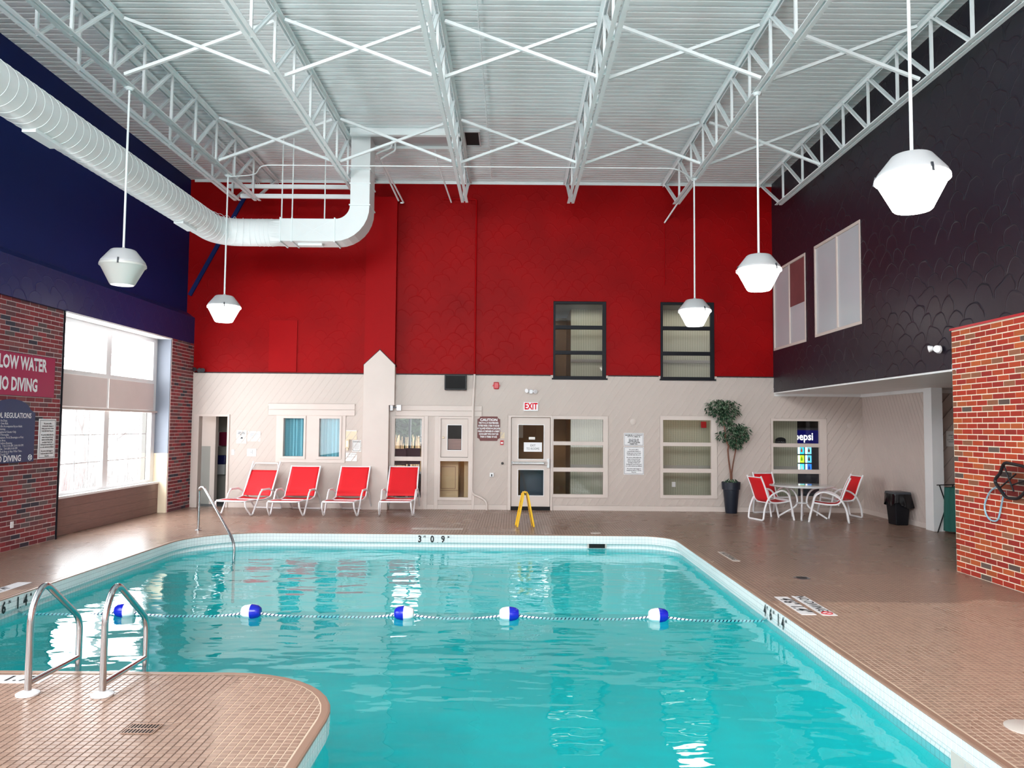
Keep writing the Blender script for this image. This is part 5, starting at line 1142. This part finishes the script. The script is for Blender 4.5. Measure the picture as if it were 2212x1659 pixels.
o = bplate('health_sign', 2.70, 3.19, .875, 1.545, 'sign_white', 'white health rules sign below the MAXIMUM OCCUPANCY sign', 'sign')
wall('border', B, (2.715, 3.175, .89, 1.53), [(2.722, 3.168, .897, 1.523)], 'dark_grey', .03, .031, parent=o)
health(o, 2.945, 1.475, (1, 0, 0), lambda u, z: (u, Y0 - .031, z), .041, .037, .86)
# paper notices
def lines(o, x0, x1, z1, n, dz, mat='ink_grey', d=.031, h=.007):
    for k in range(n):
        w_ = (x1 - x0) * random.uniform(.75, 1) / 2; c = (x0 + x1) / 2; MB().box(c - w_, c + w_, Y0 - d - .0008, Y0 - d, z1 - k * dz - h, z1 - k * dz).build('print_line', mat, o)
o = bplate('paper_notice', -6.69, -6.45, 1.545, 1.86, 'paper', 'white notice with a bold heading and picture beside the washroom doorway', 'notice', .002)
lines(o, -6.66, -6.48, 1.82, 2, .03, 'dark_grey', .0265, .016); MB().box(-6.60, -6.57, 18.673, 18.6735, 1.745, 1.765).build('picture_mark', 'ink', o); MB().lathe([(.018, 0), (0, .0005)], (0, 0, 0), 10).build('picture_mark', 'ink', o).location = (-6.56, 18.6733, 1.71)
MB().prism([(-6.6, 1.66), (-6.53, 1.66), (-6.545, 1.70), (-6.57, 1.70)], B, .0262, .0268).build('picture_mark', 'ink', o); lines(o, -6.65, -6.49, 1.64, 3, .025, 'ink_grey', .0265)
o = bplate('paper_notice', -6.42, -6.11, 1.60, 1.84, 'paper', 'landscape white notice to the right of the picture notice', 'notice', .002); lines(o, -6.38, -6.15, 1.79, 6, .023, 'ink_grey', .0265)
o = bplate('paper_notice', -4.04, -3.77, 1.66, 1.88, 'paper_old', 'yellowed notice in a plastic sleeve right of the curtained windows', 'notice', .003); lines(o, -4.0, -3.81, 1.84, 6, .027, 'paper_old', .0275, .01); bevel(MB().box(-4.03, -3.78, 18.67, 18.673, 1.865, 1.885).build('sleeve_edge', 'sign_white', o), .001)
t = thing('thermometer_box', 'beige thermometer case beside the curtained windows', 'thermometer', (-3.99, 18.64, 1.56)); bevel(MB().box(-.045, .045, -.03, .03, -.10, .10).build('case', 'paper_old', t), .006); MB().box(-.02, .02, -.034, -.03, -.07, .07).build('scale', 'paper', t); bevel(MB().box(-.02, .025, -.02, .03, -.16, -.10).build('holder', 'paper_old', t), .004)
o = bplate('framed_notice', -3.88, -3.66, 1.37, 1.65, 'paper', 'black bordered notice nearest the column cover', 'notice', .004); wall('border', B, (-3.865, -3.675, 1.39, 1.635), [(-3.857, -3.683, 1.398, 1.627)], 'ink', .028, .029, parent=o); lines(o, -3.85, -3.69, 1.61, 1, .02, 'ink', .029, .014); lines(o, -3.84, -3.70, 1.57, 7, .022, 'ink_grey', .029)
o = bplate('towel_notice', -4.03, -3.76, 1.14, 1.345, 'paper', 'white towels notice, lowest of the papers by the curtained windows', 'notice', .002)
for k, s_ in enumerate(['TOWELS AVAILABLE', 'AT', 'THE FRONT DESK']): btext(s_, .028, -3.895, 1.31 - k * .034, 'dark_grey', o, .0265, xs=.9, res=1)
o = bplate('switch_plate', -6.80, -6.73, 1.27, 1.40, 'sign_white', 'small white switch plate beside the washroom doorway', 'switch'); 
o = bplate('intercom_panel', -6.42, -6.20, 1.24, 1.42, 'sign_white', 'white wall panel with a grey key switch', 'switch', .008); bevel(MB().box(-6.345, -6.285, 18.655, 18.668, 1.28, 1.39).build('key_switch', 'lamp_cap', o), .003); MB().box(-6.32, -6.31, 18.653, 18.655, 1.33, 1.34).build('keyhole', 'ink', o)
t = thing('motion_sensor', 'pair of small white sensor boxes at the column edge', 'sensor', (-2.86, 18.6, 2.44)); bevel(MB().box(-.10, -.03, -.06, .08, -.07, .09).build('box', 'sign_white', t), .006); bevel(MB().box(.06, .17, -.06, .06, -.07, .07).build('box', 'sign_white', t), .006); MB().box(-.03, .06, -.03, .0, -.005, .025).build('bracket', 'dark_grey', t)
t = thing('pull_station', 'small red fire pull station with white label', 'alarm', (-.25, 18.665, 1.62)); bevel(MB().box(-.04, .04, -.03, .02, -.055, .055).build('body', 'alarm_red', t), .006); MB().box(-.028, .028, -.033, -.03, -.025, .01).build('label_plate', 'sign_white', t)
o = bplate('pull_notice', -.29, -.19, 1.72, 1.87, 'paper_old', 'small beige notice above the red pull station', 'notice', .002); lines(o, -.28, -.20, 1.85, 3, .045, 'bark', .0265, .005)
t = thing('door_button', 'small round black knob beside the exit door frame', 'knob', (-.235, 18.66, 1.12)); k = MB().lathe([(.03, 0), (.03, .02), (.02, .035), (0, .035)], n=16).build('cap', 'ink', t, True); k.rotation_euler = (radians(90), 0, 0)
t = thing('wall_outlet', 'white outlet box low on the boards left of the exit door', 'outlet', (-.49, 18.66, .84)); bevel(MB().box(-.05, .05, -.03, .02, -.05, .05).build('box', 'sign_white', t), .01); MB().box(-.015, .015, -.033, -.03, -.035, .02).build('socket', 'ink', t)
o = bplate('wall_outlet', 8.22, 8.32, .38, .52, 'paper_old', 'beige outlet plate low on the boards in the alcove corner', 'outlet'); MB().box(8.265, 8.275, 18.668, 18.67, .42, .44).build('slot', 'ink', o)
for x, z, lab in ((2.93, 2.15, 'painted round cover plate above the MAXIMUM OCCUPANCY sign'), (8.19, 2.1, 'painted round cover plate near the alcove corner')):
    o = MB().lathe([(.075, 0), (.075, .01), (.068, .014), (0, .014)], n=28).build('round_plate', 'wainscot', None, True); o.rotation_euler = (radians(90), 0, 0); o.location = (x, 18.681, z); tag(o, lab, 'cover plate')
o = tag(bevel(MB().box(.28, .72, 18.676, 18.70, 1.405, 1.63).build('door_notice', 'sign_white'), .001), 'white EXIT TO ROOMS notice on the exit door glass', 'notice')
text('EXIT', .075, (.50, 18.676, 1.555), (1, 0, 0), (0, 0, 1), 'ink', o, xs=.8); text('TO ROOMS', .075, (.50, 18.676, 1.475), (1, 0, 0), (0, 0, 1), 'ink', o, xs=.8)
o = tag(MB().box(.40, .55, 18.70, 18.705, 1.70, 1.76).build('door_sticker', 'paper'), 'small white sticker on the exit door glass', 'sticker'); MB().box(.42, .53, 18.699, 18.70, 1.725, 1.735).build('print_line', 'paper_old', o)
t = thing('paper_sign', 'white emergency phone notice on the alcove boards beside the brick', 'notice', (9.25, 16.22, 1.83)); bevel(MB().box(-.12, .19, -.004, 0, -.16, .16).build('sheet', 'paper', t), .001)
for k, s_ in enumerate(['EMERGENCY', 'PHONE', 'LOCATED NEAR', 'WASHROOM']): text(s_, .04, (.035, -.004, .07 - k * .045), (1, 0, 0), (0, 0, 1), 'ink', t, xs=.9, res=1)

# ------------------------------------------------------------------ things behind the glass
t = thing('vending_machine', 'dark blue soft drink vending machine with lit buttons behind the right window', 'vending machine', (8.15, 21.5, 0))
bevel(MB().box(-.62, .50, -.4, .38, 0, 2.05).build('cabinet', 'navy_pot', t), .02)
MB().box(-.55, .36, -.412, -.4, 1.56, 1.98).build('header_panel', emit('header_blue', (20, 22, 110), .5), t)
text('pepsi', .29, (-.17, -.413, 1.80), (1, 0, 0), (0, 0, 1), 'pepsi_white', t, 'header_lettering', xs=.85, bold=.006)
cols = [(60, 200, 220), (120, 210, 235), (190, 230, 60), (90, 190, 225), (80, 210, 225), (40, 120, 210)]
acc = [(206, 80, 50), (110, 36, 30), (120, 190, 40), (60, 20, 24), (230, 244, 248), (30, 60, 170)]
for k in range(6):
    x, z = (-.34 + (k % 2) * .20), 1.43 - (k // 2) * .235
    bt = MB().box(x, x + .17, -.414, -.4, z - .10, z + .10).build('lit_button', emit('button_%d' % k, cols[k], 1.5), t)
    MB().box(x, x + .05, -.416, -.414, z - .10, z + .10).build('button_glow', 'pepsi_white', bt); MB().lathe([(.022, -.05), (.026, 0.0), (.01, .05), (.01, .07), (0, .07)], (x + .10, -.42, z), 10, .3).build('bottle_picture', emit('bottle_%d' % k, acc[k], .8), bt, True)
t = thing('arched_sign', 'black arched vending sign on the wallpaper behind the right window', 'sign', (6.92, 19.88, 1.553)); MB().prism([(-.135, 0), (.135, 0), (.135, .17)] + [(.135 * cos(radians(a)), .17 + .07 * sin(radians(a))) for a in range(20, 161, 20)] + [(-.135, .17)], lambda u, v, d: (u, -d, v), 0, .01).build('board', 'black_plastic', t)
text('Ice & Pop Machines', .03, (0, -.012, .12), (1, 0, 0), (0, 0, 1), 'lamp_cap', t, res=1)
t = thing('corridor_alarm', 'dark red alarm box on the corridor wallpaper behind the middle window', 'alarm', (4.92, 19.85, 2.10)); bevel(MB().box(-.06, .07, -.04, .02, -.08, .08).build('box', 'alarm_red', t), .006)
t = thing('corridor_outlet', 'small outlet on the corridor wallpaper behind the middle window', 'outlet', (4.16, 19.88, .56)); bevel(MB().box(-.045, .045, -.01, .02, -.065, .065).build('plate', 'sign_white', t), .004)
t = thing('soda_poster', 'dark teal panel leaning behind the lower exit door glass', 'panel', (.5, 19.6, 0)); MB().box(-.30, .55, -.02, .02, .02, 1.1).build('board', paint('deep_teal', (14, 52, 72), .3), t)
t = thing('notice_board', 'tan notice board seen through the exit door glass', 'notice board', (.30, 21.55, 1.9)); bevel(MB().box(-.45, .35, -.03, .03, -.5, .5).build('board', paint('cork', (140, 100, 50), .7), t), .01); MB().box(-.25, .0, -.036, -.03, -.2, .15).build('sheet', 'paper', t)
t = thing('washer', 'beige laundry appliance behind the low pane, open panel on its front', 'appliance', (-1.56, 19.6, 0)); bevel(MB().box(-.33, .22, -.3, .3, .05, 1.15).build('cabinet', 'beige_enamel', t), .01); wall('door_outline', lambda u, v, d: (u, -.3 - d, v), (-.22, .15, .45, 1.0), [(-.21, .14, .46, .99)], 'bark', 0, .006, parent=t); MB().box(-.33, .22, -.305, -.3, .40, .41).build('seam', 'bark', t)
t = thing('washer', 'plain beige laundry appliance behind the low pane, beside the dark gap', 'appliance', (-.98, 19.6, 0)); bevel(MB().box(-.22, .15, -.3, .3, .05, 1.15).build('cabinet', 'beige_enamel', t), .01)
t = thing('soap_dispenser', 'dark red dispenser on the washroom passage wall', 'dispenser', (-7.62, 20.40, 1.62)); bevel(MB().box(-.12, .12, -.08, .1, -.18, .18).build('body', paint('maroon', (110, 16, 50), .3), t), .01); MB().box(-.135, -.12, -.09, .1, -.2, .19).build('side_trim', 'sign_white', t)
t = thing('towel_bin', 'grey wall bin with a blue liner in the washroom passage', 'bin', (-7.68, 20.42, .95)); bevel(MB().box(-.1, .1, -.08, .08, -.27, 0).build('body', 'lamp_cap', t), .01); bevel(taper(MB(), .11, .09, .13, .1, 0, .24).build('liner', paint('navy_liner', (20, 24, 84), .3), t), .03, 3)
# lounge furniture silhouettes and the view outside
for k, (x, y) in enumerate(((-2.90, 19.7), (-2.62, 20.3))):
    t = thing('lounge_chair', ('plum chair nearer the narrow window, seen through its glass', 'plum chair farther from the narrow window, seen through its glass')[k], 'chair', (x, y, 0)); bevel(MB().box(-.2, .2, -.03, .03, 1.0, 1.42).build('backrest', paint('plum', (70, 26, 46), .6), t), .02, 3); bevel(MB().box(-.2, .2, 0, .4, .70, .76).build('seat', 'black_plastic', t), .01)
    for a, c in ((-.18, .02), (.18, .02), (-.18, .38), (.18, .38)): MB().tube([(a, c, 0), (a, c, 1.2 if c < .1 else .7)], .015, 8).build('leg', 'chrome', t, True)
struct(MB().box(-40, -8.6, -12, 60, -.5, -.4).build('floor_outdoors', 'snow')); struct(MB().box(-8.6, 12, 24, 60, -.5, -.4).build('floor_outdoors_back', 'snow'))
hd = paint('evergreen', (40, 66, 34), .8, 0, 0, 40, .4); gr = paint('dry_grass', (186, 160, 124), .9)
rnd = random.Random(11); b = MB()
for _ in range(5200):
    x = rnd.uniform(-6.5, -1.5); z = rnd.uniform(-.4, 2.7 + .6 * sin(x * 2.1) * .5); y = rnd.uniform(27.6, 28.6); s_ = .24; d = Vector((rnd.uniform(-1, 1), rnd.uniform(-1, 1), rnd.uniform(-1, 1))) * s_; e = Vector((rnd.uniform(-1, 1), rnd.uniform(-1, 1), rnd.uniform(-1, 1))) * s_
    c = Vector((x, y, z)); b.add([c, c + d, c + d + e * .6, c + e], [(0, 1, 2, 3)])
o = b.build('evergreen_hedge', hd); tag(o, 'dark evergreen hedge outdoors beyond the narrow window', 'hedge'); o['kind'] = 'stuff'
b = MB()
for _ in range(500):
    x = rnd.uniform(-6, -1.8); y = rnd.uniform(26.5, 27.2); h0 = rnd.uniform(.7, 1.7); b.bar((x, y, -.4), (x + rnd.uniform(-.15, .15), y, h0), .02, .02, (0, 1, 0))
o = b.build('dry_grass', gr); tag(o, 'tall dry grass outdoors in front of the evergreen hedge', 'grass'); o['kind'] = 'stuff'
def bare_tree(x, y, h0, seed, label):
    rr = random.Random(seed); t = thing('bare_tree', label, 'tree', (x, y, -.4)); br = MB()
    def grow(p, d, L_, r, dep, b):
        q = p + d * L_; b.bar(p, q, r * 1.6, r * 1.6, (.3, 1, .2))
        if dep > 4: return
        for _ in range(3 if dep < 3 else 2):
            nd = (d + Vector((rr.uniform(-.8, .8), rr.uniform(-.8, .8), rr.uniform(-.2, .6)))).normalized(); grow(q, nd, L_ * rr.uniform(.6, .85), r * .62, dep + 1, br)
    tk = MB(); grow(Vector((0, 0, 0)), Vector((0, 0, 1)), h0 * .32, .07, 0, tk); tk.build('trunk', 'twig', t); o = br.build('branches', 'twig', t); o['kind'] = 'stuff'
M['twig'] = paint('twig', (208, 204, 202), .9)
bare_tree(-11.2, 20.2, 4.2, 2, 'bare tree outdoors filling the right half of the bay window'); bare_tree(-12.0, 21.8, 5.0, 5, 'bare tree farther outdoors behind the bay window')
b = MB()
for _ in range(420):
    x = rnd.uniform(-12.0, -10); y = rnd.uniform(16.8, 21.5); h0 = rnd.uniform(.4, 1.4); b.bar((x, y, -.4), (x + rnd.uniform(-.3, .3), y + rnd.uniform(-.3, .3), h0), .018, .018, (0, 1, 0))
o = b.build('shrubs', 'twig'); tag(o, 'leafless shrubs outdoors low behind the bay window', 'shrub'); o['kind'] = 'stuff'
t = thing('outdoor_railing', 'pale outdoor railing beyond the left half of the bay window', 'railing', (-12.6, 15.2, -.4))
for z in (.5, 1.5): MB().box(-.03, .03, -2, 4.5, z - .03, z + .03).build('rail', 'ink_grey', t)
for k in range(26): MB().box(-.012, .012, -2 + k * .25, -1.98 + k * .25, .1, 1.5).build('baluster', 'ink_grey', t)
